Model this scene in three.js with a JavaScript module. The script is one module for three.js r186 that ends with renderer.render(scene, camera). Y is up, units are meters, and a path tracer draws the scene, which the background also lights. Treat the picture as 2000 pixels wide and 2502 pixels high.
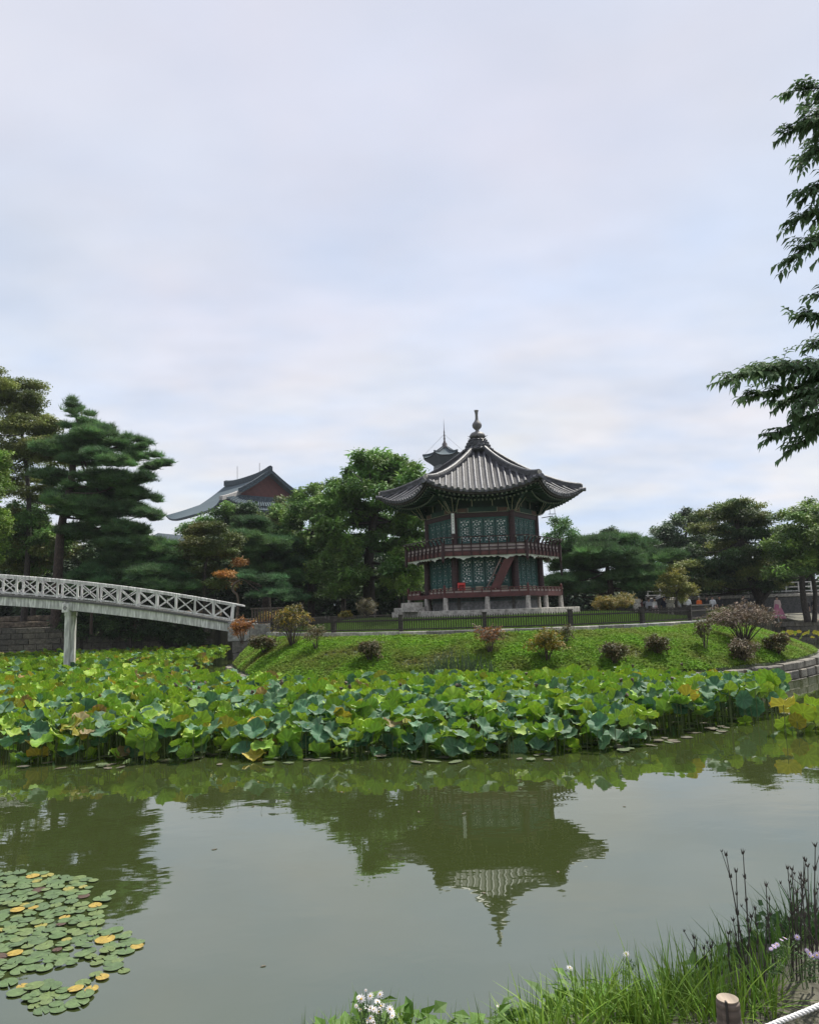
import * as THREE from 'three';
import { mergeGeometries } from 'three/addons/utils/BufferGeometryUtils.js';
import { MarchingCubes } from 'three/addons/objects/MarchingCubes.js';
import { ImprovedNoise } from 'three/addons/math/ImprovedNoise.js';

// ---------------------------------------------------------------- camera, sky, sun, exposure
const scene = new THREE.Scene();
const PITCH = 0.13142, ROLL = -0.0319, EYE = new THREE.Vector3(0, 3.17, 0);
const camera = new THREE.PerspectiveCamera(68.13, 818 / 1024, 0.1, 6000);
camera.position.copy(EYE);
camera.rotation.set(PITCH, 0, ROLL);
camera.updateMatrixWorld(true);
const renderer = new THREE.WebGLRenderer({ antialias: true });
renderer.toneMapping = THREE.LinearToneMapping;
renderer.toneMappingExposure = 1.5;
scene.fog = new THREE.FogExp2(new THREE.Color().setRGB(0.82, 0.88, 0.95), 0.00018);
renderer.shadowMap.enabled = true;
const SUN = new THREE.Vector3(0.52, 1.25, -0.5).normalize();
const sun = new THREE.DirectionalLight(new THREE.Color().setRGB(1, 0.95, 0.86), 4.8);
sun.position.copy(SUN).multiplyScalar(120).add(new THREE.Vector3(0, 0, -40));
sun.target.position.set(0, 0, -40);
sun.castShadow = true; sun.shadow.radius = 3; sun.shadow.mapSize.set(4096, 4096);
Object.assign(sun.shadow.camera, { left: -70, right: 70, top: 70, bottom: -70, near: 1, far: 320 });
scene.add(sun, sun.target);

const noise = new ImprovedNoise();
const fbm = (x, y, z, o = 4) => { let s = 0, a = 0.5; for (let i = 0; i < o; i++) { s += a * noise.noise(x, y, z); x *= 2.03; y *= 2.03; z *= 2.03; a *= 0.5; } return s; };
const clamp = (x, a = 0, b = 1) => Math.min(b, Math.max(a, x));
const smooth = (a, b, x) => { const t = clamp((x - a) / (b - a)); return t * t * (3 - 2 * t); };
const lerp = (a, b, t) => a + (b - a) * t;
{ // thin bright overcast: streaked high cloud with a few bluer gaps, hazier towards the horizon
  const W = 2048, H = 1024, data = new Float32Array(W * H * 4);
  for (let j = 0; j < H; j++) {
    const el = ((j + 0.5) / H - 0.5) * Math.PI, y = Math.sin(el), c = Math.cos(el);
    for (let i = 0; i < W; i++) {
      const az = ((i + 0.5) / W - 0.5) * 2 * Math.PI, x = Math.cos(az) * c, z = Math.sin(az) * c;
      let r, g, b;
      if (y > -0.02) {
        const yy = Math.max(y, 0) + 0.16, px = x / yy, pz = z / yy;                 // a flat cloud deck seen in perspective
        const big = fbm(px * 0.55 + 3.1, pz * 0.55, 1.7, 4), mid = fbm(px * 1.5, pz * 1.7 + 7, 4.2 + big, 5), fine = fbm(px * 3.2 + 1.3 + big, pz * 4.5, 9.4, 4);
        const cover = clamp(0.74 + 1.3 * big + 0.9 * mid + 0.8 * fine * smooth(0.6, 0.15, y));
        const t = smooth(0, 0.75, y), lav = smooth(-0.25, 0.3, fbm(px * 0.8 + 11, pz * 0.8, 2.2, 3));
        const low = smooth(0.42, 0.12, y);
        const gap = [lerp(0.5, 0.49, t), lerp(0.62, 0.57, t), lerp(0.81, 0.735, t)];
        const cl = [lerp(0.645, 0.575, t) + 0.02 * lav + 0.05 * low, lerp(0.69, 0.61, t) + 0.012 * (1 - lav) + 0.045 * low, lerp(0.775, 0.72, t) + 0.01 * lav];
        r = lerp(gap[0], cl[0], cover); g = lerp(gap[1], cl[1], cover); b = lerp(gap[2], cl[2], cover);
        const hz = smooth(0.16, 0.0, y) * 0.5; r = lerp(r, 0.58, hz); g = lerp(g, 0.67, hz); b = lerp(b, 0.79, hz);
        const cs = x * SUN.x + y * SUN.y + z * SUN.z, glow = 1 + 0.9 * Math.pow(clamp(cs), 40) + 0.05 * Math.pow(clamp(cs), 6);
        const sc = 0.8 * (1 + 0.13 * fbm(x / (Math.max(y, 0) + 0.16) * 4.5, z / (Math.max(y, 0) + 0.16) * 8, 2.5, 5) * smooth(0.75, 0.15, y) + 0.11 * fbm(x * 3.1, y * 6, z * 3.1 + 5.5, 5)); r *= glow * sc * 1.035; g *= glow * sc; b *= glow * 0.975 * sc;
      } else { r = 0.16; g = 0.18; b = 0.15; }
      data.set([r, g, b, 1], (j * W + i) * 4);
    }
  }
  const sky = new THREE.DataTexture(data, W, H, THREE.RGBAFormat, THREE.FloatType);
  sky.mapping = THREE.EquirectangularReflectionMapping; sky.magFilter = THREE.LinearFilter; sky.wrapS = THREE.RepeatWrapping; sky.needsUpdate = true;
  scene.background = sky; scene.environment = sky; scene.environmentIntensity = 1;
}

// ---------------------------------------------------------------- helpers
let seed = 20240917;
const rnd = () => { seed = (seed + 0x6D2B79F5) | 0; let t = Math.imul(seed ^ (seed >>> 15), 1 | seed); t = (t + Math.imul(t ^ (t >>> 7), 61 | t)) ^ t; return ((t ^ (t >>> 14)) >>> 0) / 4294967296; };
const rr = (a, b) => a + (b - a) * rnd(), pick = (a) => a[Math.floor(rnd() * a.length)];
const V = (x, y, z) => new THREE.Vector3(x, y, z), FOC = 1850;
const ray = (px, py) => V((px - 1000) / FOC, (1251 - py) / FOC, -1).applyMatrix4(new THREE.Matrix4().extractRotation(camera.matrixWorld));
const at = (px, py, d) => { const r = ray(px, py); return r.multiplyScalar(d / -r.z).add(EYE); };                 // the point of a sight line at a depth
const atY = (px, py, h) => { const r = ray(px, py); return r.multiplyScalar((h - EYE.y) / r.y).add(EYE); };          // ... at a height
const inv = new THREE.Matrix4().copy(camera.matrixWorld).invert();
const proj = (p) => { const q = p.clone().applyMatrix4(inv); return [1000 + FOC * q.x / -q.z, 1251 - FOC * q.y / -q.z]; };
const inPoly = (P, x, y) => { let c = false; for (let i = 0, j = P.length - 1; i < P.length; j = i++) if ((P[i][1] > y) !== (P[j][1] > y) && x < (P[j][0] - P[i][0]) * (y - P[i][1]) / (P[j][1] - P[i][1]) + P[i][0]) c = !c; return c; };

const used = {};
const numbered = (n) => { const k = (used[n] = (used[n] ?? -1) + 1); return k ? n + '_' + String(k).padStart(3, '0') : n; };
function tag(o, label, category, group, kind) {
  if (label) o.userData.label = label;
  if (category) o.userData.category = category;
  if (group) o.userData.group = group;
  if (kind) o.userData.kind = kind;
  return o;
}
function thing(name, label, category, pos = V(0, 0, 0), turn = 0, group) {
  const o = new THREE.Group(); o.name = numbered(name); o.position.copy(pos); o.rotation.y = turn; scene.add(o);
  return tag(o, label, category, group);
}
function mesh(name, geo, m, parent, kind) {
  const o = new THREE.Mesh(geo, m); o.name = parent ? name : numbered(name); o.castShadow = o.receiveShadow = true;
  (parent || scene).add(o);
  if (kind) o.userData.kind = kind;
  return o;
}
function inst(name, geo, m, mats, cols, parent, kind = 'stuff') {
  const o = new THREE.InstancedMesh(geo, m, mats.length); o.name = parent ? name : numbered(name); o.castShadow = o.receiveShadow = true;
  mats.forEach((x, i) => { o.setMatrixAt(i, x); if (cols) o.setColorAt(i, cols[i]); });
  (parent || scene).add(o); if (kind) o.userData.kind = kind;
  return o;
}
const copy = (o) => { const c = o.clone(); c.name = numbered(o.name.replace(/_\d{3,}$/, '')); scene.add(c); c.userData = { ...o.userData }; return c; };
const C = (r, g, b) => new THREE.Color().setRGB(r, g, b);
const col = (c, v = 0.15, h = 0.06) => { const k = 1 + rr(-v, v); return C(c[0] * k * (1 + rr(-h, h)), c[1] * k, c[2] * k * (1 + rr(-h, h))); };
// uv in metres from the dominant direction of each face
function prep(g) {
  if (g.index) g = g.toNonIndexed();
  for (const k of Object.keys(g.attributes)) if (k !== 'position' && k !== 'normal') g.deleteAttribute(k);
  if (!g.attributes.normal) g.computeVertexNormals();
  const p = g.attributes.position, uv = new Float32Array(p.count * 2), a = V(), b = V(), c = V();
  for (let i = 0; i < p.count; i += 3) {
    a.fromBufferAttribute(p, i); b.fromBufferAttribute(p, i + 1).sub(a); c.fromBufferAttribute(p, i + 2).sub(a); b.cross(c);
    const ax = Math.abs(b.x), ay = Math.abs(b.y), az = Math.abs(b.z);
    for (let k = i; k < i + 3; k++) {
      a.fromBufferAttribute(p, k);
      const [u, v] = ay >= ax && ay >= az ? [a.x, a.z] : ax > az ? [a.z, a.y] : [a.x, a.y];
      uv[k * 2] = u; uv[k * 2 + 1] = v;
    }
  }
  g.setAttribute('uv', new THREE.BufferAttribute(uv, 2));
  return g;
}
const merge = (list) => mergeGeometries(list.map(prep));
const box = (w, h, d, x = 0, y = 0, z = 0, ry = 0) => { const g = new THREE.BoxGeometry(w, h, d); if (ry) g.rotateY(ry); return g.translate(x, y, z); };
// a box with chamfered long edges, like dressed stone or planed timber
function cbox(w, h, d, x = 0, y = 0, z = 0, c = 0.015) {
  const s = new THREE.Shape(); const a = w / 2 - c, b = h / 2 - c;
  s.moveTo(-a, -b); s.lineTo(a, -b); s.lineTo(a, b); s.lineTo(-a, b); s.closePath();
  const g = new THREE.ExtrudeGeometry(s, { depth: d - 2 * c, bevelEnabled: true, bevelThickness: c, bevelSize: c, bevelSegments: 1, steps: 1 });
  return g.translate(x, y, z - d / 2 + c);
}
function bar(p, q, r0, r1 = r0, n = 6) {
  const d = q.clone().sub(p), g = new THREE.CylinderGeometry(r1, r0, d.length(), n, 1);
  g.applyQuaternion(new THREE.Quaternion().setFromUnitVectors(V(0, 1, 0), d.normalize()));
  return g.translate((p.x + q.x) / 2, (p.y + q.y) / 2, (p.z + q.z) / 2);
}
function plank(p, q, w, t) { // square timber between two points: w across, t high
  const d = q.clone().sub(p), L = d.length(), m = new THREE.Matrix4(), x = d.normalize(), z = V(0, 1, 0).cross(x);
  if (z.length() < 0.01) z.set(0, 0, 1); z.normalize(); const y = x.clone().cross(z).negate();
  if (y.y < 0) y.negate();
  m.makeBasis(x, y, z.clone().copy(x).cross(y)).setPosition(p.clone().add(q).multiplyScalar(0.5));
  return new THREE.BoxGeometry(L, t, w).applyMatrix4(m);
}
function limb(pts, radii, n = 7) { // a tapering, bending tube
  const cv = new THREE.CatmullRomCurve3(pts), N = Math.max(3, pts.length * 3), g = new THREE.TubeGeometry(cv, N, 1, n), p = g.attributes.position, a = V();
  for (let i = 0; i <= N; i++) {
    const u = i / N, c = cv.getPointAt(u), f = u * (radii.length - 1), k = Math.min(radii.length - 2, Math.floor(f)), r = lerp(radii[k], radii[k + 1], f - k);
    for (let j = 0; j <= n; j++) { const id = i * (n + 1) + j; a.fromBufferAttribute(p, id).sub(c).multiplyScalar(r).add(c); p.setXYZ(id, a.x, a.y, a.z); }
  }
  return g;
}
// profile [[across, up], ...] swept along points, up kept vertical
function sweep(pts, prof, scale = () => 1) {
  const pos = [], idx = [], n = prof.length;
  pts.forEach((p, i) => {
    const t = (pts[i + 1] || p).clone().sub(pts[i - 1] || p); t.y = 0; t.normalize(); const sx = -t.z, sz = t.x, k = scale(i / (pts.length - 1));
    for (const [a, b] of prof) pos.push(p.x + sx * a * k, p.y + b * k, p.z + sz * a * k);
  });
  for (let i = 0; i < pts.length - 1; i++) for (let j = 0; j < n; j++) { const a = i * n + j, b = i * n + (j + 1) % n; idx.push(a, b, a + n, b, b + n, a + n); }
  const cap = (o, flip) => { for (let j = 1; j < n - 1; j++) flip ? idx.push(o, o + j + 1, o + j) : idx.push(o, o + j, o + j + 1); };
  cap(0, true); cap((pts.length - 1) * n, false);
  const g = new THREE.BufferGeometry(); g.setAttribute('position', new THREE.Float32BufferAttribute(pos, 3)); g.setIndex(idx);
  const f = g.toNonIndexed(); f.computeVertexNormals(); return f;
}
// grey noise textures that vary a colour; size of one repeat in metres
function noiseTex(metres, lo, hi, fx, fy, o = 4, srgb = true, N = 256, extra) {
  const d = new Uint8Array(N * N * 4);
  for (let j = 0; j < N; j++) for (let i = 0; i < N; i++) { // four-corner blend makes it tile
    const u = i / N, v = j / N, f = (a, b) => fbm(a * fx, b * fy, 3.7, o);
    let s = lerp(lerp(f(u, v), f(u - 1, v), u), lerp(f(u, v - 1), f(u - 1, v - 1), u), v) * 1.6 + 0.5;
    if (extra) s = extra(s, u, v);
    s = clamp(s); const k = Math.round(255 * lerp(lo, hi, s)); d.set([k, k, k, 255], (j * N + i) * 4);
  }
  const t = new THREE.DataTexture(d, N, N); t.wrapS = t.wrapT = THREE.RepeatWrapping; t.magFilter = THREE.LinearFilter; t.repeat.set(1 / metres, 1 / metres);
  if (srgb) t.colorSpace = THREE.SRGBColorSpace; t.needsUpdate = true; return t;
}
const TX = {
  stone: noiseTex(1.3, 0.62, 1, 9, 9, 5), stoneBump: noiseTex(0.7, 0, 1, 14, 14, 5, false), wood: noiseTex(0.9, 0.6, 1, 22, 3, 4), woodUp: noiseTex(0.5, 0.55, 1, 3, 20, 4),
  paint: noiseTex(1.7, 0.72, 1, 5, 7, 5), bark: noiseTex(0.8, 0.4, 1, 14, 4, 4), soil: noiseTex(2.6, 0.45, 1, 8, 8, 6), soilBump: noiseTex(1.1, 0, 1, 10, 10, 6, false),
  streak: noiseTex(1.4, 0.6, 1, 16, 2.2, 5),
  tileBump: noiseTex(0.24, 0, 1, 2, 2, 2, false, 128, (s, u, v) => ((v * 2) % 1) * 0.8 + s * 0.2), tile: noiseTex(1.1, 0.45, 1, 6, 6, 5),
};
const mat = (c, o = {}) => new THREE.MeshStandardMaterial({ color: C(...c), roughness: 0.8, ...o });
const leafMat = (c = [1, 1, 1], tr = 0.35, o = {}) => new THREE.MeshPhysicalMaterial({ color: C(...c), roughness: 0.72, transmission: tr, thickness: 0, side: THREE.DoubleSide, specularIntensity: 0.25, ...o });
const MT = {
  granite: mat([0.54, 0.51, 0.45], { map: TX.stone, bumpMap: TX.stoneBump, bumpScale: 0.006 }), greyStone: mat([0.27, 0.26, 0.24], { map: TX.stone, bumpMap: TX.stoneBump, bumpScale: 0.012 }),
  darkStone: mat([0.17, 0.16, 0.14], { map: TX.stone, bumpMap: TX.stoneBump, bumpScale: 0.02 }), concrete: mat([0.38, 0.38, 0.37], { map: TX.stone, bumpMap: TX.stoneBump, bumpScale: 0.003 }),
  white: mat([0.84, 0.84, 0.81], { map: TX.streak, roughness: 0.55 }), girder: mat([0.76, 0.77, 0.74], { map: TX.streak, roughness: 0.6 }),
  brownFence: mat([0.05, 0.042, 0.038], { map: TX.woodUp }), maroon: mat([0.11, 0.03, 0.026], { map: TX.paint, roughness: 0.6 }), darkMaroon: mat([0.06, 0.024, 0.024], { map: TX.woodUp, roughness: 0.65 }),
  bark: mat([0.075, 0.06, 0.048], { map: TX.bark, bumpMap: TX.bark, bumpScale: 0.03 }), redBark: mat([0.1, 0.065, 0.05], { map: TX.bark, bumpMap: TX.bark, bumpScale: 0.03 }), twig: mat([0.12, 0.085, 0.07], { map: TX.bark }),
  tile: mat([0.1, 0.105, 0.115], { map: TX.tile, roughness: 0.56, bumpMap: TX.stoneBump, bumpScale: 0.003 }), tileFlat: mat([0.05, 0.052, 0.058], { map: TX.tile, bumpMap: TX.tileBump, bumpScale: 0.03, roughness: 0.75 }),
  ridge: mat([0.13, 0.135, 0.145], { map: TX.tile, roughness: 0.5, bumpMap: TX.stoneBump, bumpScale: 0.006 }), plaster: mat([0.45, 0.43, 0.38], { map: TX.stone }),
  teal: mat([0.035, 0.125, 0.108], { map: TX.paint, roughness: 0.55 }), green: mat([0.03, 0.075, 0.055], { map: TX.paint }), darkGreen: mat([0.022, 0.045, 0.038], { map: TX.paint }), cream: mat([0.42, 0.38, 0.28], { map: TX.paint }),
  paper: mat([0.82, 0.82, 0.8], { roughness: 0.9 }), dirt: mat([0.24, 0.19, 0.13], { map: TX.soil, bumpMap: TX.soilBump, bumpScale: 0.05 }),
};
const LEAF = leafMat([1, 1, 1], 0.48, { roughness: 0.6, specularIntensity: 0.35 }), COVER = leafMat([1, 1, 1], 0.4, { roughness: 0.8, specularIntensity: 0.15 }), NEEDLE = leafMat([1, 1, 1], 0.42);

// ---------------------------------------------------------------- the lie of the land
const ISL = V(4.13, 0, -43.6), BANKTOP = 2.36;
const islR = (a) => 16.8 - 2.6 * smooth(0.55, 0.95, -Math.sin(a)) + 0.15 * Math.sin(5 * a + 1);          // a = angle from +z towards +x; flatter towards the bridge
function islH(x, z) {
  const dx = x - ISL.x, dz = z - ISL.z, r = Math.hypot(dx, dz), a = Math.atan2(dx, dz), R = islR(a);
  if (r < 11.9) return 2.34 + 0.41 * smooth(11.7, 6.5, r);
  const u = clamp((r - 12.15) / (R - 0.3 - 12.15));
  return lerp(BANKTOP - 0.12, 0.72, Math.pow(u, 0.9)) + (u > 0 && u < 1 ? 0.12 * fbm(x * 0.6, z * 0.6, 2, 3) + 0.22 * Math.sin(Math.PI * u) : 0);
}
const shore = (x) => -5.15 - 0.3 * clamp(x, -3, 9) + 0.35 * smooth(0.2, -1.2, x) + 0.18 * Math.sin(x * 2.1) + 0.1 * Math.sin(x * 5.3);   // the near water's edge, z at x
const inPond = (x, z) => x > -37 && x < 47 && z > -61 && z < shore(x);
const farTop = (x) => lerp(lerp(2.95, 1.95, smooth(-24, 2, x)), 1.5, smooth(27, 31.5, x));

{ // ground: one sheet from the pond bed out past the horizon
  const c = V(4, 0, -32), NA = 720, offs = [-26, -6, -2.5, -0.8, -0.3, 0, 0.02, 0.35, 0.7, 1.1, 1.5, 2, 2.6, 3.4, 4.5, 7, 12, 20, 35, 70, 150, 400, 1000], pos = [], uv = [], idx = [];
  for (let i = 0; i <= NA; i++) {
    const a = i / NA * Math.PI * 2, sx = Math.sin(a), sz = Math.cos(a);
    let b = 5; while (inPond(c.x + sx * b, c.z + sz * b) && b < 90) b += 0.25;
    let lo = b - 0.25, hi = b; for (let k = 0; k < 12; k++) { const m = (lo + hi) / 2; inPond(c.x + sx * m, c.z + sz * m) ? lo = m : hi = m; } b = lo;
    for (const o of offs) {
      const r = Math.max(0.5, b + o), x = c.x + sx * r, z = c.z + sz * r, bx = c.x + sx * b, bz = c.z + sz * b, near = bz > -14;
      let y;
      if (near) y = lerp(-0.9, 1.4, smooth(-1.6, 2.0, o)) + (o > -1 && o < 6 ? 0.1 * fbm(x * 1.7, z * 1.7, 5, 4) : 0);
      else y = o <= 0 ? -1.1 : farTop(bx) - 0.02 + (o > 1 ? 0.05 * fbm(x * 0.3, z * 0.3, 1, 3) : 0) + (bx < -8 ? 0.9 * smooth(6, 26, o) : 0);
      pos.push(x, y, z); uv.push(x, z);
    }
  }
  const n = offs.length;
  for (let i = 0; i < NA; i++) for (let j = 0; j < n - 1; j++) { const a = i * n + j, b = a + n; idx.push(a, a + 1, b, b, a + 1, b + 1); }
  const g = new THREE.BufferGeometry(); g.setAttribute('position', new THREE.Float32BufferAttribute(pos, 3)); g.setAttribute('uv', new THREE.Float32BufferAttribute(uv, 2)); g.setIndex(idx); g.computeVertexNormals();
  tag(mesh('ground', g, mat([0.12, 0.115, 0.07], { map: TX.soil, bumpMap: TX.soilBump, bumpScale: 0.04, side: THREE.DoubleSide })), 'bare earth and rough turf of the pond banks and garden', null, null, 'structure');
}
const nearGround = (x, z) => { const o = z - shore(x); return lerp(-0.9, 1.4, smooth(-1.6, 2.0, o * 0.9)); };
{ // water: murky green, nearly still
  const N = 512, d = new Uint8Array(N * N * 4);
  const h = new Float32Array(N * N);
  for (const [kx, ky, am, ph] of Array.from({ length: 110 }, () => { const k = Math.round(5 * Math.pow(13, rnd())); const a = rr(-0.8, 0.8) + Math.PI / 2; return [Math.round(k * Math.cos(a)), Math.round(k * Math.sin(a)), 1 / Math.pow(k, 0.95), rr(0, 6.28)]; }))
    for (let j = 0; j < N; j++) for (let i = 0; i < N; i++) h[j * N + i] += am * Math.sin(2 * Math.PI * (kx * i + ky * j) / N + ph);
  let lo = 1e9, hi = -1e9; for (const x of h) { lo = Math.min(lo, x); hi = Math.max(hi, x); }
  const f = new Float32Array(N * N * 4);
  for (let i = 0; i < N * N; i++) { const k = (h[i] - lo) / (hi - lo); f.set([k, k, k, 1], i * 4); }
  const t = new THREE.DataTexture(f, N, N, THREE.RGBAFormat, THREE.FloatType); t.wrapS = t.wrapT = THREE.RepeatWrapping; t.magFilter = THREE.LinearFilter; t.needsUpdate = true; t.repeat.set(1 / 4.5, 1 / 4.5);
  const g = new THREE.PlaneGeometry(92, 72); g.rotateX(-Math.PI / 2); g.translate(5, 0, -30);
  const p = g.attributes.position, u = g.attributes.uv; for (let i = 0; i < p.count; i++) u.setXY(i, p.getX(i), p.getZ(i));
  const m = new THREE.MeshPhysicalMaterial({ color: C(0.03, 0.04, 0.012), roughness: 0.012, specularColor: C(0.95, 1, 0.96), ior: 2.7, bumpMap: t, bumpScale: 0.0011 });
  tag(mesh('water', g, m), 'still murky green pond water mirroring the sky and the pavilion', null, null, 'structure');
}
{ // island: lawn, bank and its foot
  const NA = 180, pos = [], uv = [], idx = [], rs = [0, 3, 5, 6.5, 8, 9.5, 11, 11.9, 12.15], K = 10;
  for (let i = 0; i <= NA; i++) {
    const a = i / NA * Math.PI * 2, R = islR(a) - 0.3, list = [...rs]; for (let k = 1; k <= K; k++) list.push(12.15 + (R - 12.15) * k / K); 
    for (const r of list) { const x = ISL.x + Math.sin(a) * r, z = ISL.z + Math.cos(a) * r; pos.push(x, islH(x, z), z); uv.push(x, z); }
    pos.push(ISL.x + Math.sin(a) * R, -1, ISL.z + Math.cos(a) * R); uv.push(ISL.x + Math.sin(a) * (R + 1), ISL.z + Math.cos(a) * (R + 1));
  }
  const n = rs.length + K + 1;
  for (let i = 0; i < NA; i++) for (let j = 0; j < n - 1; j++) { const a = i * n + j, b = a + n; idx.push(a, a + 1, b, b, a + 1, b + 1); }
  const g = new THREE.BufferGeometry(); g.setAttribute('position', new THREE.Float32BufferAttribute(pos, 3)); g.setAttribute('uv', new THREE.Float32BufferAttribute(uv, 2)); g.setIndex(idx); g.computeVertexNormals();
  tag(mesh('island_ground', g, mat([0.085, 0.12, 0.032], { map: TX.soil, bumpMap: TX.soilBump, bumpScale: 0.06 })), 'grassy round island mound under the pavilion', null, null, 'structure');
}

// ---------------------------------------------------------------- foliage building blocks
function leafQuad(L, W, fold = 0.15, droop = 0.15) { // pointed leaf along +x, folded on its midrib
  const g = new THREE.BufferGeometry();
  const p = [0, 0, 0, L * 0.42, fold * W, W / 2, L, -droop * L, 0, L * 0.42, fold * W, -W / 2, L * 0.45, 0, 0];
  g.setAttribute('position', new THREE.Float32BufferAttribute(p, 3)); g.setIndex([0, 1, 4, 1, 2, 4, 4, 2, 3, 0, 4, 3]);
  const f = g.toNonIndexed(); f.computeVertexNormals(); return f;
}
function clump(n, spread, L, W, up = 0.5) { // a spray of leaves round a twig end
  const list = [];
  for (let i = 0; i < n; i++) {
    const g = leafQuad(L * rr(0.7, 1.2), W * rr(0.8, 1.2));
    g.rotateX(rr(-0.6, 0.6)); g.rotateZ(rr(-0.7, 0.6)); g.rotateY(rr(0, 6.283));
    list.push(g.translate(rr(-1, 1) * spread, rr(-1, 1) * spread * up, rr(-1, 1) * spread));
  }
  return mergeGeometries(list);
}
function needles(n, L, w) { // a pine tuft: needles bursting up and out
  const list = [];
  for (let i = 0; i < n; i++) {
    const g = new THREE.BufferGeometry(), l = L * rr(0.7, 1.15);
    g.setAttribute('position', new THREE.Float32BufferAttribute([0, 0, -w / 2, 0, 0, w / 2, l, 0, 0], 3)); g.computeVertexNormals();
    g.rotateX(rr(0, 6.28)); g.rotateZ(rr(-0.1, 1.3)); g.rotateY(rr(0, 6.283)); list.push(g.translate(rr(-0.5, 0.5) * L, 0, rr(-0.5, 0.5) * L));
  }
  return mergeGeometries(list);
}
const CL = {
  broad: [0, 1, 2].map(() => clump(11, 0.24, 0.24, 0.12)), small: [0, 1, 2].map(() => clump(16, 0.26, 0.15, 0.075, 0.3)), big: [0, 1, 2].map(() => clump(10, 0.26, 0.36, 0.13)),
  pine: [0, 1, 2].map(() => needles(34, 0.3, 0.028)), cover: [0, 1, 2].map(() => clump(9, 0.09, 0.12, 0.075, 0.4)), shrub: [0, 1, 2].map(() => clump(9, 0.1, 0.09, 0.045)),
};
const MX = (p, s, q) => new THREE.Matrix4().compose(p, q || new THREE.Quaternion(), typeof s === 'number' ? V(s, s, s) : s);
const spin = (tilt = 0.4) => new THREE.Quaternion().setFromEuler(new THREE.Euler(rr(-tilt, tilt), rr(0, 6.283), rr(-tilt, tilt)));
// fill lobes [{p, rx, ry, rz}] with clumps; tones are base colours picked per lobe
function foliage(lobes, kind, o, parent, base) {
  const mats = [[], [], []], cols = [[], [], []];
  for (const l of lobes) {
    const tone = l.tone || pick(o.tones), k0 = rr(0.78, 1.22), area = 4 * Math.PI * Math.pow((Math.pow(l.rx * l.ry, 1.6) + Math.pow(l.rx * l.rz, 1.6) + Math.pow(l.ry * l.rz, 1.6)) / 3, 1 / 1.6), n = Math.max(8, Math.round(area * o.density * (kind === 'pine' ? 1.9 : kind === 'small' ? 3.4 : 2.6)));
    for (let i = 0; i < n; i++) {
      const u = rr(-1, 1), th = rr(0, 6.283), s = Math.sqrt(1 - u * u), r = Math.pow(rnd(), 0.45) * rr(0.9, 1.12);
      if (u < -0.35 && rnd() < (o.flat ? 0.75 : 0.4)) continue;
      const p = V(l.p.x + s * Math.cos(th) * l.rx * r, l.p.y + u * l.ry * r, l.p.z + s * Math.sin(th) * l.rz * r);
      p.x += 0.25 * l.rx * noise.noise(p.x * 0.9, p.y * 0.9, p.z * 0.9); p.y += 0.55 * l.ry * noise.noise(p.z * 0.8, p.x * 0.8, p.y);
      const k = i % 3, kb = k0 * (1 + 0.75 * noise.noise(p.x * 1.3, p.y * 1.6, p.z * 1.3)); if (p.y < 0.3) continue; mats[k].push(MX(p.sub(base), o.size * rr(0.65, 1.45), spin(o.tilt ?? 0.5))); cols[k].push(col([tone[0] * kb * 2.05 + 0.012, tone[1] * kb * 1.9 + 0.01, tone[2] * kb * 1.55 + 0.012], 0.25, 0.12));
    }
  }
  mats.forEach((m, k) => m.length && inst('crown', CL[kind][k], o.material || (kind === 'pine' ? NEEDLE : LEAF), m, cols[k], parent));
}
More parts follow.
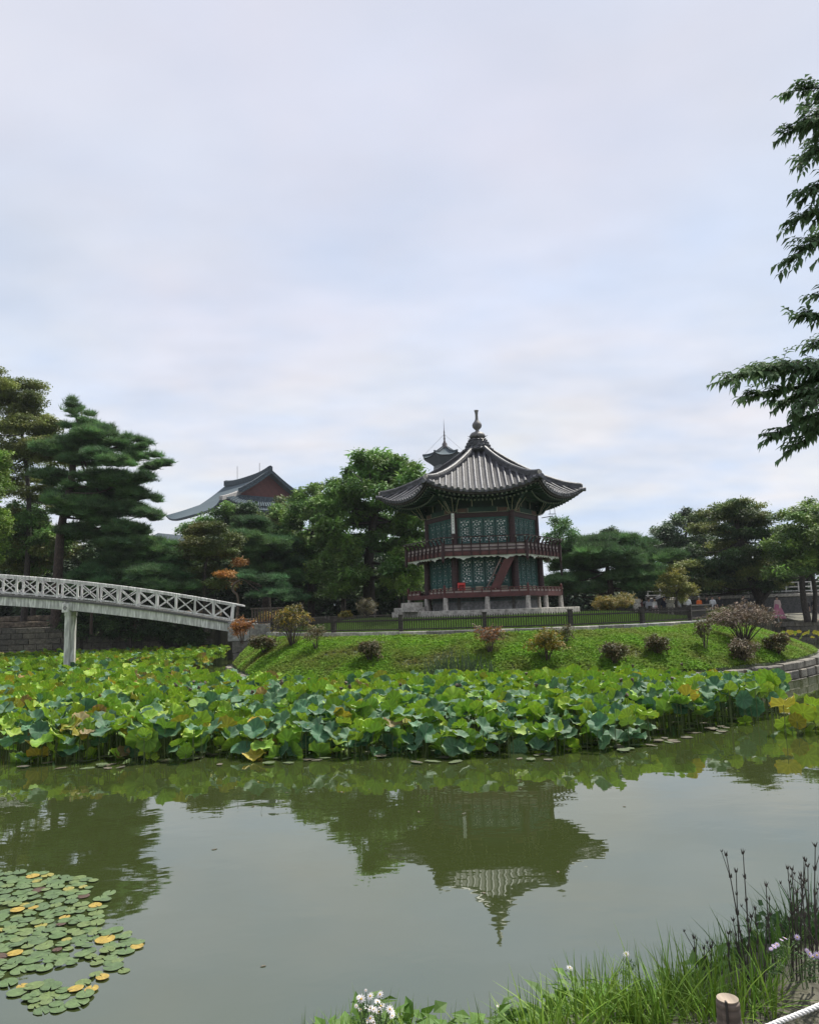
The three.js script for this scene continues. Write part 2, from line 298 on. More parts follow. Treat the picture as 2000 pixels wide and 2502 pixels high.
// A tree from sight lines: lobes [x, y, rx, ry] in the photograph's pixels at depth d become real ellipsoids spread in depth.
function tree(name, label, t) {
  const d = t.d, sc = d / FOC, tr = t.trunk, gy = t.ground ?? farTop(at(tr[0][0], tr[0][1], d).x), foot = at(tr[0][0], tr[0][1], d); foot.y = gy - 0.1;
  const o = thing(name, label, t.category || 'tree', foot, 0, t.group);
  const dz = t.dz ?? 1;
  const lobes = t.lobes.map(([x, y, rx, ry, tone]) => { const w = Math.min(rx * sc, 3.2); return { p: at(x, y, d + dz * rr(-1, 1) * (t.deep ?? 3)), rx: rx * sc, ry: ry * sc, rz: w, tone }; });
  const bits = [], pine = t.kind === 'pine';
  for (const l of lobes) for (let i = 0, n = pine ? 7 : 6; i < n; i++) { // break every mass into uneven sprays
    const a = rr(0, 6.283), u = Math.sqrt(rnd()) * (t.airy ? 0.8 : 0.78), k = rr(0.3, 0.62) * (t.airy ? 0.8 : 1);
    bits.push({ ...l, p: l.p.clone().add(V(Math.cos(a) * u * l.rx, Math.sin(a) * u * l.ry * (pine ? 1.15 : 0.95) + (pine ? 0.12 * u * l.rx * rnd() : 0), rr(-1, 1) * (t.airy ? 0.5 : (t.deep ?? 3) * 0.7))), rx: l.rx * k * 1.15, ry: l.ry * k * (pine ? 1.05 : 1.15), rz: l.rz * k * 1.25 });
  }
  const pts = tr.map(([x, y], i) => i ? at(x, y, d + rr(-0.3, 0.3)) : foot.clone()), r0 = t.r;
  const spine = new THREE.CatmullRomCurve3(pts).getPoints(26).slice(6);
  const wood = [limb(pts.map((p) => p.clone().sub(foot)), [r0 * 1.25, r0, r0 * 0.75, r0 * 0.4], 9)];
  lobes.slice(0, t.lobes.length).forEach((l, i) => { // a limb from the trunk to each lobe
    if (t.bare && i % t.bare) return;
    const a = spine.reduce((m, p) => (p.y < l.p.y - 0.3 && p.distanceTo(l.p) < m.distanceTo(l.p) ? p : m), spine[14]), m = a.clone().lerp(l.p, 0.55); m.y -= 0.1 * a.distanceTo(l.p); m.x += rr(-0.3, 0.3);
    wood.push(limb([a, m, l.p].map((p) => p.clone().sub(foot)), [r0 * 0.3, r0 * 0.17, r0 * 0.06], 5));
  });
  mesh('trunk', merge(wood), t.bark || MT.bark, o);
  foliage(bits, t.kind || 'broad', { tones: t.tones, density: t.density ?? 3.2, size: t.size ?? 1, flat: t.flat, tilt: t.tilt, material: t.material }, o, foot);
  return o;
}
const auto = (cx, cy, rx, ry, n, f = 0.34, fl = 1) => Array.from({ length: n }, () => { const a = rr(0, 6.283), r = Math.sqrt(rr(0.05, 1)) * 0.82, k = rr(0.75, 1.25) * f; return [cx + Math.cos(a) * r * rx * (1 - 0.18 * Math.max(0, -Math.sin(a))), cy + Math.sin(a) * r * ry, rx * k, Math.min(ry, rx) * k * fl * rr(0.85, 1.1)]; });

// ---------------------------------------------------------------- the pavilion (faces are built once, looking along +z, and turned by 60 degrees)
const PB = 2.7, TURN = -0.063, pav = thing('pavilion', 'two storey hexagonal wooden pavilion with grey tiled roof on the island', 'pavilion', V(ISL.x, PB, ISL.z), TURN);
const Y = (y) => y - PB, T30 = Math.tan(Math.PI / 6);
const hexRing = (r0, r1, y0, y1) => { const g = new THREE.CylinderGeometry(r1, r0, y1 - y0, 6, 1); g.rotateY(0); return g.translate(0, (y0 + y1) / 2, 0); }; // corners at 0, 60 ... from +z
const face = (name, g, m, k, parent = pav) => { const o = mesh(name, g, m, parent); o.rotation.y = k * Math.PI / 3; return o; };
{ // plinth of long granite blocks, three to a side in one course, and paving on top
  const pl = new THREE.Group(); pl.name = 'plinth'; pav.add(pl);
  const top = hexRing(5.2, 5.2, Y(2.5), Y(3.15)); top.rotateY(Math.PI / 6); mesh('paving', prep(top), MT.concrete, pl);
  const st = [0, 1, 2].map((i) => prep(cbox(1.76, 0.52, 0.5, (i - 1) * 1.775, Y(2.92), 5.35 * 0.866 - 0.25, 0.02)));
  for (let k = 0; k < 6; k++) st.forEach((g) => face('stone', g, MT.granite, k, pl));
}
const colR = 3.16;
{ // stone stilts at the corners and mid sides of the deck, and the grey wall of the flue chamber behind them
  const s = new THREE.CylinderGeometry(0.115, 0.15, 0.7, 8); s.translate(0, Y(3.5), 0); prep(s);
  const foot = prep(box(0.36, 0.05, 0.36, 0, Y(3.175), 0));
  for (let k = 0; k < 6; k++) for (const [q, x] of [[3.72, 2.13], [3.74, 0.02]]) { const o = mesh('stilt', s, MT.granite, null); scene.remove(o); o.name = 'stilt'; const a = k * Math.PI / 3; o.position.set(Math.sin(a) * q + Math.cos(a) * x, 0, Math.cos(a) * q - Math.sin(a) * x); pav.add(o); mesh('stilt_foot', foot, MT.granite, o); }
  const w = hexRing(2.98, 2.98, Y(3.15), Y(3.9)); w.rotateY(Math.PI / 6); mesh('base_wall', prep(w), mat([0.2, 0.19, 0.17], { map: TX.stone }), pav);
  const pn = [], mo = [];
  for (const x of [-0.72, 0.72]) { pn.push(box(1.3, 0.42, 0.05, x, Y(3.4), 2.6)); mo.push(box(1.3, 0.05, 0.06, x, Y(3.64), 2.6), box(1.3, 0.05, 0.06, x, Y(3.83), 2.6), box(1.3, 0.03, 0.055, x, Y(3.735), 2.6)); for (let i = 0; i < 6; i++) mo.push(box(0.035, 0.17, 0.055, x - 0.6 + i * 0.24, Y(3.735), 2.6)); }
  const gp = merge(pn), gm = merge(mo);
  for (let k = 0; k < 6; k++) { face('wall_panel', gp, MT.concrete, k); face('vent_grille', gm, mat([0.2, 0.26, 0.25], { map: TX.paint }), k); }
}
// columns
{
  const lo = prep(new THREE.CylinderGeometry(0.185, 0.2, 2.0, 12).translate(0, Y(5.0), 0)), up = prep(new THREE.CylinderGeometry(0.165, 0.18, 2.3, 12).translate(0, Y(7.35), 0));
  for (let k = 0; k < 6; k++) { const a = k * Math.PI / 3 + Math.PI / 6; for (const [g, r] of [[lo, 3.22], [up, 3.12]]) { const o = mesh('column', g, MT.darkMaroon, pav); o.position.set(Math.sin(a) * r, 0, Math.cos(a) * r); } }
}
{ // doors: four leaves to a side on both floors, paper behind a tortoiseshell lattice over a painted bottom panel
  const W = 0.63, wallQ = 2.68;
  const lattice = (h) => {
    const w = W - 0.14, s = new THREE.Shape(); s.moveTo(-w / 2, -h / 2); s.lineTo(w / 2, -h / 2); s.lineTo(w / 2, h / 2); s.lineTo(-w / 2, h / 2); s.closePath();
    const hex = (x, y, rx, ry) => { const p = new THREE.Path(); for (let i = 0; i < 6; i++) { const a = i * Math.PI / 3; i ? p.lineTo(x + rx * Math.cos(a), y + ry * Math.sin(a)) : p.moveTo(x + rx, y); } p.closePath(); s.holes.push(p); };
    const big = [[0, 0.095], [0, -0.095], [0.24, 0.31], [-0.24, 0.31], [0.24, -0.31], [-0.24, -0.31], [0.45, 0.43], [-0.45, 0.43], [0.45, -0.43], [-0.45, -0.43]].map(([x, y]) => [x * w * 0.78, y * h * 0.92]);
    for (const [x, y] of big) hex(x, y, 0.06, 0.056);
    const nx = 6, ny = Math.round(h / 0.095);
    for (let j = 0; j < ny; j++) for (let i = 0; i < nx; i++) {
      const x = (i + 0.5 + (j % 2 ? 0.25 : -0.25)) / nx * w * 0.94 - w * 0.47, y = ((j + 0.5) / ny - 0.5) * h * 0.96;
      if (Math.abs(x) > w / 2 - 0.045 || big.some(([a, b]) => Math.hypot((a - x), (b - y)) < 0.1)) continue;
      hex(x, y, 0.036, 0.032);
    }
    return new THREE.ExtrudeGeometry(s, { depth: 0.03, bevelEnabled: false }).translate(0, 0, -0.015);
  };
  for (const [y0, y1] of [[4.06, 5.98], [6.27, 8.18]]) {
    const H = y1 - y0, ph = 0.36, lh = H - ph - 0.3, ly = y0 + 0.08 + ph + 0.1 + lh / 2;
    const frame = merge([box(0.06, H, 0.08, -W / 2 + 0.03, Y((y0 + y1) / 2), 0), box(0.06, H, 0.08, W / 2 - 0.03, Y((y0 + y1) / 2), 0), ...[y0 + 0.04, y0 + ph + 0.13, y1 - 0.05].map((y) => box(W - 0.12, 0.09, 0.078, 0, Y(y), 0))]);
    const lat = prep(lattice(lh).translate(0, Y(ly), 0.0)), pap = prep(box(W - 0.12, lh + 0.02, 0.01, 0, Y(ly), -0.03)), pan = merge([box(W - 0.12, ph, 0.02, 0, Y(y0 + 0.085 + ph / 2), -0.01)]), pic = merge([box(W - 0.24, ph - 0.14, 0.012, 0, Y(y0 + 0.085 + ph / 2), 0.006), cbox(W - 0.34, ph - 0.26, 0.02, 0, Y(y0 + 0.085 + ph / 2), 0.014, 0.006)]);
    for (let k = 0; k < 6; k++) {
      for (let i = 0; i < 4; i++) {
        const a = k * Math.PI / 3, x = (i - 1.5) * (W + 0.025), dr = mesh('door', frame, MT.teal, pav);
        dr.rotation.y = a; dr.position.set(Math.sin(a) * wallQ + Math.cos(a) * x, 0, Math.cos(a) * wallQ - Math.sin(a) * x);
        mesh('lattice', lat, MT.teal, dr); mesh('paper', pap, MT.paper, dr); mesh('bottom_panel', pan, MT.teal, dr); mesh('panel_painting', pic, MT.cream, dr);
      }
      for (const x of [-1.36, 1.36]) face('door_jamb', merge([box(0.1, H, 0.1, x, Y((y0 + y1) / 2), wallQ + 0.002)]), MT.green, k);
    }
  }
  const inner = hexRing(2.98, 2.98, Y(4), Y(8.9)); inner.rotateY(Math.PI / 6); mesh('inner_screen', prep(inner), mat([0.05, 0.05, 0.05]), pav);
}
// lintels and the painted beams over them
for (let k = 0; k < 6; k++) {
  face('lintel', merge([box(2.86, 0.24, 0.2, 0, Y(8.29), 2.7)]), MT.darkMaroon, k);
  const beam = face('painted_beam', merge([box(3.0, 0.3, 0.22, 0, Y(8.56), 2.72)]), MT.green, k);
  mesh('painted_end', merge([-1, 1].flatMap((s) => [box(0.42, 0.2, 0.02, s * 1.12, Y(8.56), 2.835), box(0.05, 0.26, 0.018, s * 0.86, Y(8.56), 2.836)])), mat([0.16, 0.1, 0.075], { map: TX.paint }), beam);
  mesh('painted_band', merge([-1, 1].flatMap((s) => [box(0.03, 0.26, 0.022, s * 0.79, Y(8.56), 2.836), box(0.03, 0.26, 0.022, s * 1.36, Y(8.56), 2.836)]).concat([box(2.6, 0.02, 0.012, 0, Y(8.44), 2.836)])), MT.cream, beam);
  face('frieze_board', merge([box(3.0, 0.62, 0.08, 0, Y(9.02), 2.68)]), MT.darkGreen, k);
  face('purlin', merge([new THREE.CylinderGeometry(0.13, 0.13, 3.3, 10).rotateZ(Math.PI / 2).translate(0, Y(9.28), 2.86)]), MT.green, k);
  const sb = (x) => [box(0.1, 0.5, 0.1, x, Y(8.95), 2.76), box(0.08, 0.36, 0.03, x, Y(8.98), 2.83), box(0.34, 0.09, 0.13, x, Y(9.12), 2.76), box(0.22, 0.08, 0.12, x, Y(8.76), 2.76)];
  face('beam_block', merge([...sb(-0.55), ...sb(0.55)]), MT.green, k);
  face('block_edge', merge([-0.55, 0.55].map((x) => box(0.05, 0.34, 0.02, x, Y(8.93), 2.85))), MT.cream, k);
}
{ // wing brackets on every column: three tiers of curling arms in three directions, cream along their undersides
  const gr = [], cr = [];
  for (const [dir, len] of [[0, 1.05], [-0.9, 0.8], [0.9, 0.8], [-0.42, 0.7], [0.42, 0.7]]) for (let tier = 0; tier < 3; tier++) {
    const L = len * (0.55 + tier * 0.28), y = 8.5 + tier * 0.24, s = new THREE.Shape();
    s.moveTo(0, 0); s.quadraticCurveTo(L * 0.5, -0.02, L * 0.7, 0.12); s.quadraticCurveTo(L * 0.85, 0.22, L, 0.36); s.quadraticCurveTo(L * 0.8, 0.34, L * 0.72, 0.26); s.lineTo(L * 0.45, 0.2); s.lineTo(0, 0.2); s.closePath();
    const g = new THREE.ExtrudeGeometry(s, { depth: 0.09, bevelEnabled: false }).translate(0.1, Y(y), -0.045).rotateY(-Math.PI / 2 + dir); gr.push(g);
    const c = new THREE.CatmullRomCurve3([V(0.12, 0, 0), V(0.1 + L * 0.45, 0.0, 0), V(0.1 + L * 0.72, 0.12, 0), V(0.1 + L * 1.0, 0.37, 0)]);
    cr.push(new THREE.TubeGeometry(c, 8, 0.022, 5).translate(0, Y(y - 0.015), 0).rotateY(-Math.PI / 2 + dir));
    gr.push(box(0.2, 0.09, 0.2, Math.sin(dir) * L * 0.6, Y(y + 0.17), Math.cos(dir) * L * 0.6, dir));
  }
  const G = merge(gr), K = merge(cr);
  for (let k = 0; k < 6; k++) { const a = k * Math.PI / 3 + Math.PI / 6, o = mesh('bracket', G, MT.green, pav); o.rotation.y = a; o.position.set(Math.sin(a) * 3.1, 0, Math.cos(a) * 3.1); mesh('bracket_edge', K, MT.cream, o); }
}
{ // decks, fascias, railings, the scalloped valance
  const deck = (R, y0, y1, nm) => { const g = hexRing(R - 0.06, R - 0.06, Y(y0), Y(y1)); g.rotateY(Math.PI / 6); mesh(nm, prep(g), MT.maroon, pav); };
  deck(4.34, 3.88, 4.02, 'lower_deck'); deck(4.34, 6.08, 6.22, 'upper_deck');
  const q = 4.36 * 0.866, half = 2.18;
  const entrance = (k) => k === 5; // the left side, where the stone steps are
  for (let k = 0; k < 6; k++) {
    face('deck_fascia', merge([box(2 * half + 0.02, 0.21, 0.06, 0, Y(3.94), q)]), MT.maroon, k);
    face('deck_fascia', merge([box(2 * half + 0.02, 0.22, 0.06, 0, Y(6.14), q)]), MT.maroon, k);
    // lower railing: low frame of two rails with short blocks and pale lotus cups under the handrail
    const lr = new THREE.Group(); lr.name = 'lower_railing'; lr.rotation.y = k * Math.PI / 3; pav.add(lr);
    const spans = entrance(k) ? [[-half, -0.7], [0.5, half]] : [[-half, half]];
    for (const [a, b] of spans) {
      mesh('rail', merge([box(b - a, 0.045, 0.06, (a + b) / 2, Y(4.31), q), box(b - a, 0.04, 0.05, (a + b) / 2, Y(4.2), q), box(b - a, 0.05, 0.05, (a + b) / 2, Y(4.07), q)]), MT.maroon, lr);
      mesh('rail_panel', merge([box(b - a, 0.1, 0.02, (a + b) / 2, Y(4.13), q - 0.005)]), mat([0.42, 0.35, 0.31], { map: TX.paint }), lr);
      const n = Math.max(1, Math.round((b - a) / 0.46)), cup = [];
      for (let i = 0; i <= n; i++) { const x = a + (b - a) * i / n; mesh('baluster', merge([box(0.06, 0.26, 0.065, x, Y(4.16), q + 0.004)]), MT.maroon, lr); cup.push(new THREE.CylinderGeometry(0.04, 0.02, 0.05, 7).translate(x + 0.23, Y(4.245), q)); }
      mesh('lotus_cup', merge(cup), MT.cream, lr);
    }
    mesh('corner_post', merge([box(0.1, 0.52, 0.1, half - 0.02, Y(4.2), q), new THREE.ConeGeometry(0.06, 0.1, 8).translate(half - 0.02, Y(4.5), q)]), MT.maroon, lr);
    // upper railing: panelled, with posts that lean out in an S, lotus cups and a round handrail
    const ur = new THREE.Group(); ur.name = 'upper_railing'; ur.rotation.y = k * Math.PI / 3; pav.add(ur);
    mesh('rail', merge([box(2 * half, 0.06, 0.06, 0, Y(6.64), q - 0.02), box(2 * half, 0.05, 0.06, 0, Y(6.45), q - 0.02), box(2 * half, 0.06, 0.06, 0, Y(6.28), q - 0.02)]), MT.darkMaroon, ur);
    mesh('rail_panel', merge([box(2 * half, 0.34, 0.02, 0, Y(6.455), q - 0.04)]), mat([0.42, 0.35, 0.33], { map: TX.paint }), ur);
    mesh('handrail', merge([new THREE.CylinderGeometry(0.035, 0.035, 2 * half + 0.3, 8).rotateZ(Math.PI / 2).translate(0, Y(7.0), q + 0.17)]), MT.darkMaroon, ur);
    const n = 9, cups = [];
    for (let i = 0; i <= n; i++) {
      const x = -half + 0.06 + (2 * half - 0.12) * i / n, s = new THREE.Shape();
      s.moveTo(-0.03, 6.03); s.lineTo(0.05, 6.03); s.quadraticCurveTo(0.11, 6.28, 0.03, 6.5); s.quadraticCurveTo(0.0, 6.7, 0.2, 6.92); s.lineTo(0.12, 6.94); s.quadraticCurveTo(-0.09, 6.7, -0.05, 6.48); s.closePath();
      const g = new THREE.ExtrudeGeometry(s, { depth: 0.06, bevelEnabled: false }).rotateY(-Math.PI / 2).translate(x + 0.03, -PB, q + 0.02);
      mesh('baluster', prep(g), MT.darkMaroon, ur);
      cups.push(new THREE.CylinderGeometry(0.055, 0.03, 0.07, 8).translate(x, Y(6.945), q + 0.17));
    }
    mesh('lotus_cup', merge(cups), mat([0.4, 0.42, 0.36], { map: TX.paint }), ur);
    mesh('corner_post', merge([box(0.11, 0.86, 0.11, half + 0.03, Y(6.3), q + 0.05), new THREE.SphereGeometry(0.08, 8, 6).scale(1, 1.4, 1).translate(half + 0.03, Y(5.82), q + 0.05), new THREE.ConeGeometry(0.06, 0.16, 8).rotateX(Math.PI).translate(half + 0.03, Y(5.7), q + 0.05)]), MT.darkMaroon, ur);
    // valance
    const s = new THREE.Shape(); s.moveTo(-half + 0.05, 6.04); s.lineTo(half - 0.05, 6.04);
    const N = 26; for (let i = 0; i <= N; i++) { const x = half - 0.05 - (2 * half - 0.1) * i / N, u = Math.abs(x) / half, d = Math.max(0.1 + 0.035 * Math.cos(i * Math.PI), 0.26 - Math.abs(u - 0.52) * 1.6); s.lineTo(x, 6.04 - d); }
    s.closePath();
    face('valance', prep(new THREE.ExtrudeGeometry(s, { depth: 0.03, bevelEnabled: false }).translate(0, -PB, q - 0.06)), mat([0.66, 0.7, 0.6], { map: TX.paint }), k);
  }
}
{ // steep stair from the lower to the upper deck, in front of the doors
  const st = new THREE.Group(); st.name = 'stair'; pav.add(st);
  const a = V(0.34, Y(4.04), 3.3), b = V(1.42, Y(6.1), 3.3), d = b.clone().sub(a), nrm = V(d.y, -d.x, 0).normalize();
  for (const z of [0.28, -0.28]) mesh('stringer', prep(plank(a.clone().add(V(0, 0, z)), b.clone().add(V(0, 0, z)), 0.06, 0.44)), MT.maroon, st);
  for (let i = 1; i < 10; i++) { const p = a.clone().lerp(b, i / 10); mesh('tread', prep(box(0.26, 0.04, 0.5, p.x - 0.05, p.y, p.z)), mat([0.24, 0.17, 0.14], { map: TX.wood }), st); }
  for (const z of [0.28, -0.28]) mesh('handrail', prep(plank(a.clone().add(V(-0.36, 0.16, z)), b.clone().add(V(-0.36, 0.16, z)), 0.05, 0.06)), mat([0.3, 0.22, 0.19], { map: TX.wood }), st);
  for (const z of [0.28, -0.28]) for (const u of [0.1, 0.4, 0.7]) mesh('baluster', prep(plank(a.clone().lerp(b, u).add(V(-0.1, 0.05, z)), a.clone().lerp(b, u).add(V(-0.37, 0.16, z)), 0.04, 0.04)), MT.maroon, st);
}
{ // white vertical board with a column of faded dark characters, hung on the left front column
  const cv = document.createElement('canvas'); cv.width = 32; cv.height = 256; const x = cv.getContext('2d');
  x.fillStyle = '#e4e6e2'; x.fillRect(0, 0, 32, 256); x.fillStyle = 'rgba(70,80,72,.62)';
  for (let i = 0; i < 5; i++) { const y = 22 + i * 34; x.fillRect(12, y, 9, 3); x.fillRect(15, y, 3, 20); x.fillRect(11, y + 9, 11, 3); x.fillRect(12, y + 18, 9, 3); }
  x.fillStyle = '#4a4d4a'; x.fillRect(12, 208, 9, 12);
  const t = new THREE.CanvasTexture(cv); t.colorSpace = THREE.SRGBColorSpace;
  const a = -Math.PI / 6, bd = mesh('hanging_board', cbox(0.17, 1.12, 0.04, 0, 0, 0, 0.008), mat([0.74, 0.75, 0.73], { map: TX.paint }), pav);
  bd.position.set(Math.sin(a) * 3.12 - 0.06, Y(7.86), Math.cos(a) * 3.12 + 0.2);
  const f = mesh('lettering', new THREE.PlaneGeometry(0.15, 1.08), mat([1, 1, 1], { map: t }), bd); f.position.z = 0.024;
}
{ // camera and lamp frame hanging under the right eave
  const k = Math.PI / 2 + 0.06, P = (r, y, off) => V(Math.sin(k) * r + Math.cos(k) * off, Y(y), Math.cos(k) * r - Math.sin(k) * off);
  mesh('hanging_frame', merge([bar(P(4.28, 9.35, 0), P(4.28, 8.56, 0), 0.015), bar(P(4.0, 9.3, 0), P(4.0, 8.56, 0), 0.015), bar(P(3.9, 8.55, 0), P(4.34, 8.55, 0), 0.02), bar(P(3.5, 8.34, 0), P(4.15, 8.43, 0), 0.025)]), mat([0.12, 0.12, 0.12], { roughness: 0.5 }), pav);
}
{ // roof
  const roof = new THREE.Group(); roof.name = 'roof'; pav.add(roof);
  const RT = 5.86, Q0 = 0.62, YT = 12.32, sw = RT * 0.5;
  const qe = (s) => lerp(4.82, RT * 0.866, Math.pow(Math.min(1, Math.abs(s) / sw), 2));
  const H = (s, q) => { const w = Math.pow(clamp(Math.abs(s) / (q * T30)), 2.3), u = clamp((q - Q0) / (qe(s) - Q0), 0, 1.03); return YT - lerp(2.98 * u * (1 + 0.42 * (1 - u)), 2.42 * u * (1 + 0.47 * (1 - u)), w); };
  const grid = (drop, inset, m, nm, extra = 0) => {
    const pos = [], uv = [], idx = [], NS = 28, NQ = 20;
    for (let i = 0; i <= NS; i++) for (let j = 0; j <= NQ; j++) {
      const t = i / NS * 2 - 1, u = j / NQ; let s = t * sw, qo = qe(s) - inset, q = lerp(Q0, qo, u); s = t * q * T30 * (RT * 0.866 / (RT * 0.866)); q = Math.min(q, qe(s) - inset);
      pos.push(s, Y(H(s, q) - drop - extra * (1 - u)), q); uv.push(s, q);
    }
    for (let i = 0; i < NS; i++) for (let j = 0; j < NQ; j++) { const a = i * (NQ + 1) + j, b = a + NQ + 1; idx.push(a, a + 1, b, b, a + 1, b + 1); }
    const g = new THREE.BufferGeometry(); g.setAttribute('position', new THREE.Float32BufferAttribute(pos, 3)); g.setAttribute('uv', new THREE.Float32BufferAttribute(uv, 2)); g.setIndex(idx); g.computeVertexNormals();
    for (let k = 0; k < 6; k++) face(nm, g, m, k, roof);
  };
  grid(0.02, 0.0, MT.tileFlat, 'roof_face'); grid(0.3, 0.12, mat([0.025, 0.05, 0.04], { map: TX.paint, side: THREE.DoubleSide }), 'soffit', 1.6);
  // rows of half-round cover tiles, one mesh to a row, each tile slightly proud of the one above
  const SP = 0.318, rows = [];
  for (let i = -8; i <= 8; i++) {
    const s = i * SP, q0 = Math.max(Q0 + 0.1, Math.abs(s) / T30 + 0.12), q1 = qe(s) + 0.04; if (q1 - q0 < 0.25) continue;
    const L = q1 - q0, n = Math.max(2, Math.round(L / 0.3)), pos = [], idx = [], rad = [], qs = [];
    for (let k = 0; k < n; k++) { qs.push(q0 + L * k / n + 0.001, q0 + L * (k + 1) / n); rad.push(0.066, 0.075); }
    const A = 7;
    qs.forEach((q, r) => { for (let a = 0; a <= A; a++) { const th = Math.PI * a / A; pos.push(s + Math.cos(th) * rad[r], Y(H(s, q) - 0.01 + Math.sin(th) * rad[r]), q); } });
    for (let r = 0; r < qs.length - 1; r++) for (let a = 0; a < A; a++) { const o = r * (A + 1) + a; idx.push(o, o + A + 1, o + 1, o + 1, o + A + 1, o + A + 2); }
    const g = new THREE.BufferGeometry(); g.setAttribute('position', new THREE.Float32BufferAttribute(pos, 3)); g.setIndex(idx); g.computeVertexNormals();
    const e = H(s, q1), cap = new THREE.CylinderGeometry(0.1, 0.1, 0.04, 14).rotateX(Math.PI / 2 + 0.3).translate(s, Y(e + 0.01), q1 + 0.02);
    rows.push([merge([g, cap])]);
  }
  const tones = [0, 1, 2, 3].map((i) => { const m = MT.tile.clone(); m.color = C(0.1 + 0.025 * i, 0.105 + 0.025 * i, 0.122 + 0.027 * i); return m; });
  for (let k = 0; k < 6; k++) for (const [g] of rows) face('tile_row', g, pick(tones), k, roof);
  // drip tiles between the rows and the eave boards under them
  const drip = [], boards = [];
  for (let i = -8; i < 9; i++) { const s = (i - 0.5) * SP; if (Math.abs(s) > sw - 0.1) continue; const q = qe(s) + 0.01; const g = new THREE.CylinderGeometry(0.13, 0.13, 0.035, 12, 1, false, Math.PI * 1.5, Math.PI).rotateX(Math.PI / 2 - 0.35).translate(s, Y(H(s, q) - 0.0), q); drip.push(g); }
  for (let i = -9; i < 9; i++) { const a = i / 9 * sw, b = (i + 1) / 9 * sw; boards.push(plank(V(a, Y(H(a, qe(a)) - 0.15), qe(a) - 0.07), V(b, Y(H(b, qe(b)) - 0.15), qe(b) - 0.07), 0.06, 0.12)); }
  const dg = merge(drip), bg = merge(boards);
  for (let k = 0; k < 6; k++) { face('drip_tiles', dg, MT.tile, k, roof); face('eave_board', bg, mat([0.05, 0.045, 0.035], { map: TX.paint }), k, roof); }
  // rafters fanning to the corners in two layers, pale at their ends
  const rf = [], re = [];
  for (let i = -11; i <= 11; i++) {
    const u = i / 11.6, se = u * sw, si = u * 2.86 * T30, q = qe(se);
    const A = V(si, Y(9.42), 2.72), B = V(se * 0.82, Y(H(se * 0.82, qe(se * 0.82)) - 0.42), q * 0.85), D = V(se * 0.98, Y(H(se, q) - 0.27), q - 0.16);
    rf.push(bar(A, B, 0.055, 0.05, 6), plank(B.clone().lerp(A, 0.25).add(V(0, 0.1, 0)), D, 0.075, 0.08));
    re.push(box(0.085, 0.09, 0.012, D.x, D.y, D.z + 0.012), new THREE.CylinderGeometry(0.056, 0.056, 0.015, 8).rotateX(Math.PI / 2).translate(B.x, B.y, B.z + 0.012));
  }
  const rg = merge(rf), eg = merge(re);
  for (let k = 0; k < 6; k++) { face('rafter_row', rg, MT.green, k, roof); face('rafter_ends', eg, mat([0.2, 0.24, 0.17], { map: TX.paint }), k, roof); }
  // hip ridges of stacked tiles
  const hp = [];
  for (let i = 0; i <= 16; i++) { const r = lerp(0.72, 5.84, i / 16), s = r * 0.5, q = r * 0.866; hp.push(V(s, Y(H(s, q) + (i === 16 ? 0.1 : i > 13 ? 0.04 * (i - 13) * 0.7 : 0)), q)); }
  const prof = [[-0.13, -0.08], [-0.13, 0.07], [-0.16, 0.08], [-0.16, 0.11], [-0.11, 0.12], [-0.13, 0.17], [-0.1, 0.18], [-0.1, 0.23], [-0.05, 0.29], [0.05, 0.29], [0.1, 0.23], [0.1, 0.18], [0.13, 0.17], [0.11, 0.12], [0.16, 0.11], [0.16, 0.08], [0.13, 0.07], [0.13, -0.08]];
  const hg = prep(sweep(hp, prof, (u) => 1 - 0.12 * u)), E = hp[16];
  const endg = merge([new THREE.CylinderGeometry(0.13, 0.13, 0.06, 14).rotateX(Math.PI / 2).rotateY(Math.PI / 6).translate(E.x + 0.02, E.y + 0.08, E.z + 0.03)]);
  const under = merge([new THREE.CylinderGeometry(0.12, 0.12, 0.3, 12).rotateX(Math.PI / 2).rotateY(Math.PI / 6).translate(E.x + 0.05, E.y - 0.12, E.z + 0.08), ...[-0.22, 0.22].map((o) => new THREE.CylinderGeometry(0.1, 0.1, 0.26, 12).rotateX(Math.PI / 2).rotateY(Math.PI / 6).translate(E.x + o * 0.866 - 0.03, E.y - 0.16, E.z - o * 0.5 - 0.03))]);
  for (let k = 0; k < 6; k++) { face('hip_ridge', hg, MT.ridge, k, roof); face('ridge_end', endg, MT.plaster, k, roof); face('corner_tiles', under, tones[2], k, roof); }
  // corner beams under the hips
  const cb = prep(plank(V(2.0, Y(9.1), 3.46), V(2.78, Y(9.95), 4.82), 0.16, 0.2)); for (let k = 0; k < 6; k++) face('corner_beam', cb, MT.green, k, roof);
  // ringed tile crown under the finial
  const ring = [[0.86, 12.42, 20, 0.1], [0.7, 12.66, 18, 0.1], [0.62, 12.84, 16, 0.09]];
  ring.forEach(([r, y, n, t], i) => { const l = []; for (let j = 0; j < n; j++) { const a = (j + i / 2) / n * 6.283; l.push(new THREE.CylinderGeometry(t, t, 0.34, 9).rotateX(Math.PI / 2 + 0.25).translate(0, Y(y), r - 0.12).rotateY(a)); } mesh('tile_ring', merge(l), tones[i], roof); });
  mesh('crown_core', prep(new THREE.LatheGeometry([[0, 12.1], [0.95, 12.3], [0.8, 12.5], [0.66, 12.58], [0.66, 12.75], [0.52, 12.82], [0.5, 13.06], [0, 13.1]].map(([r, y]) => new THREE.Vector2(r, Y(y))), 24)), MT.ridge, roof);
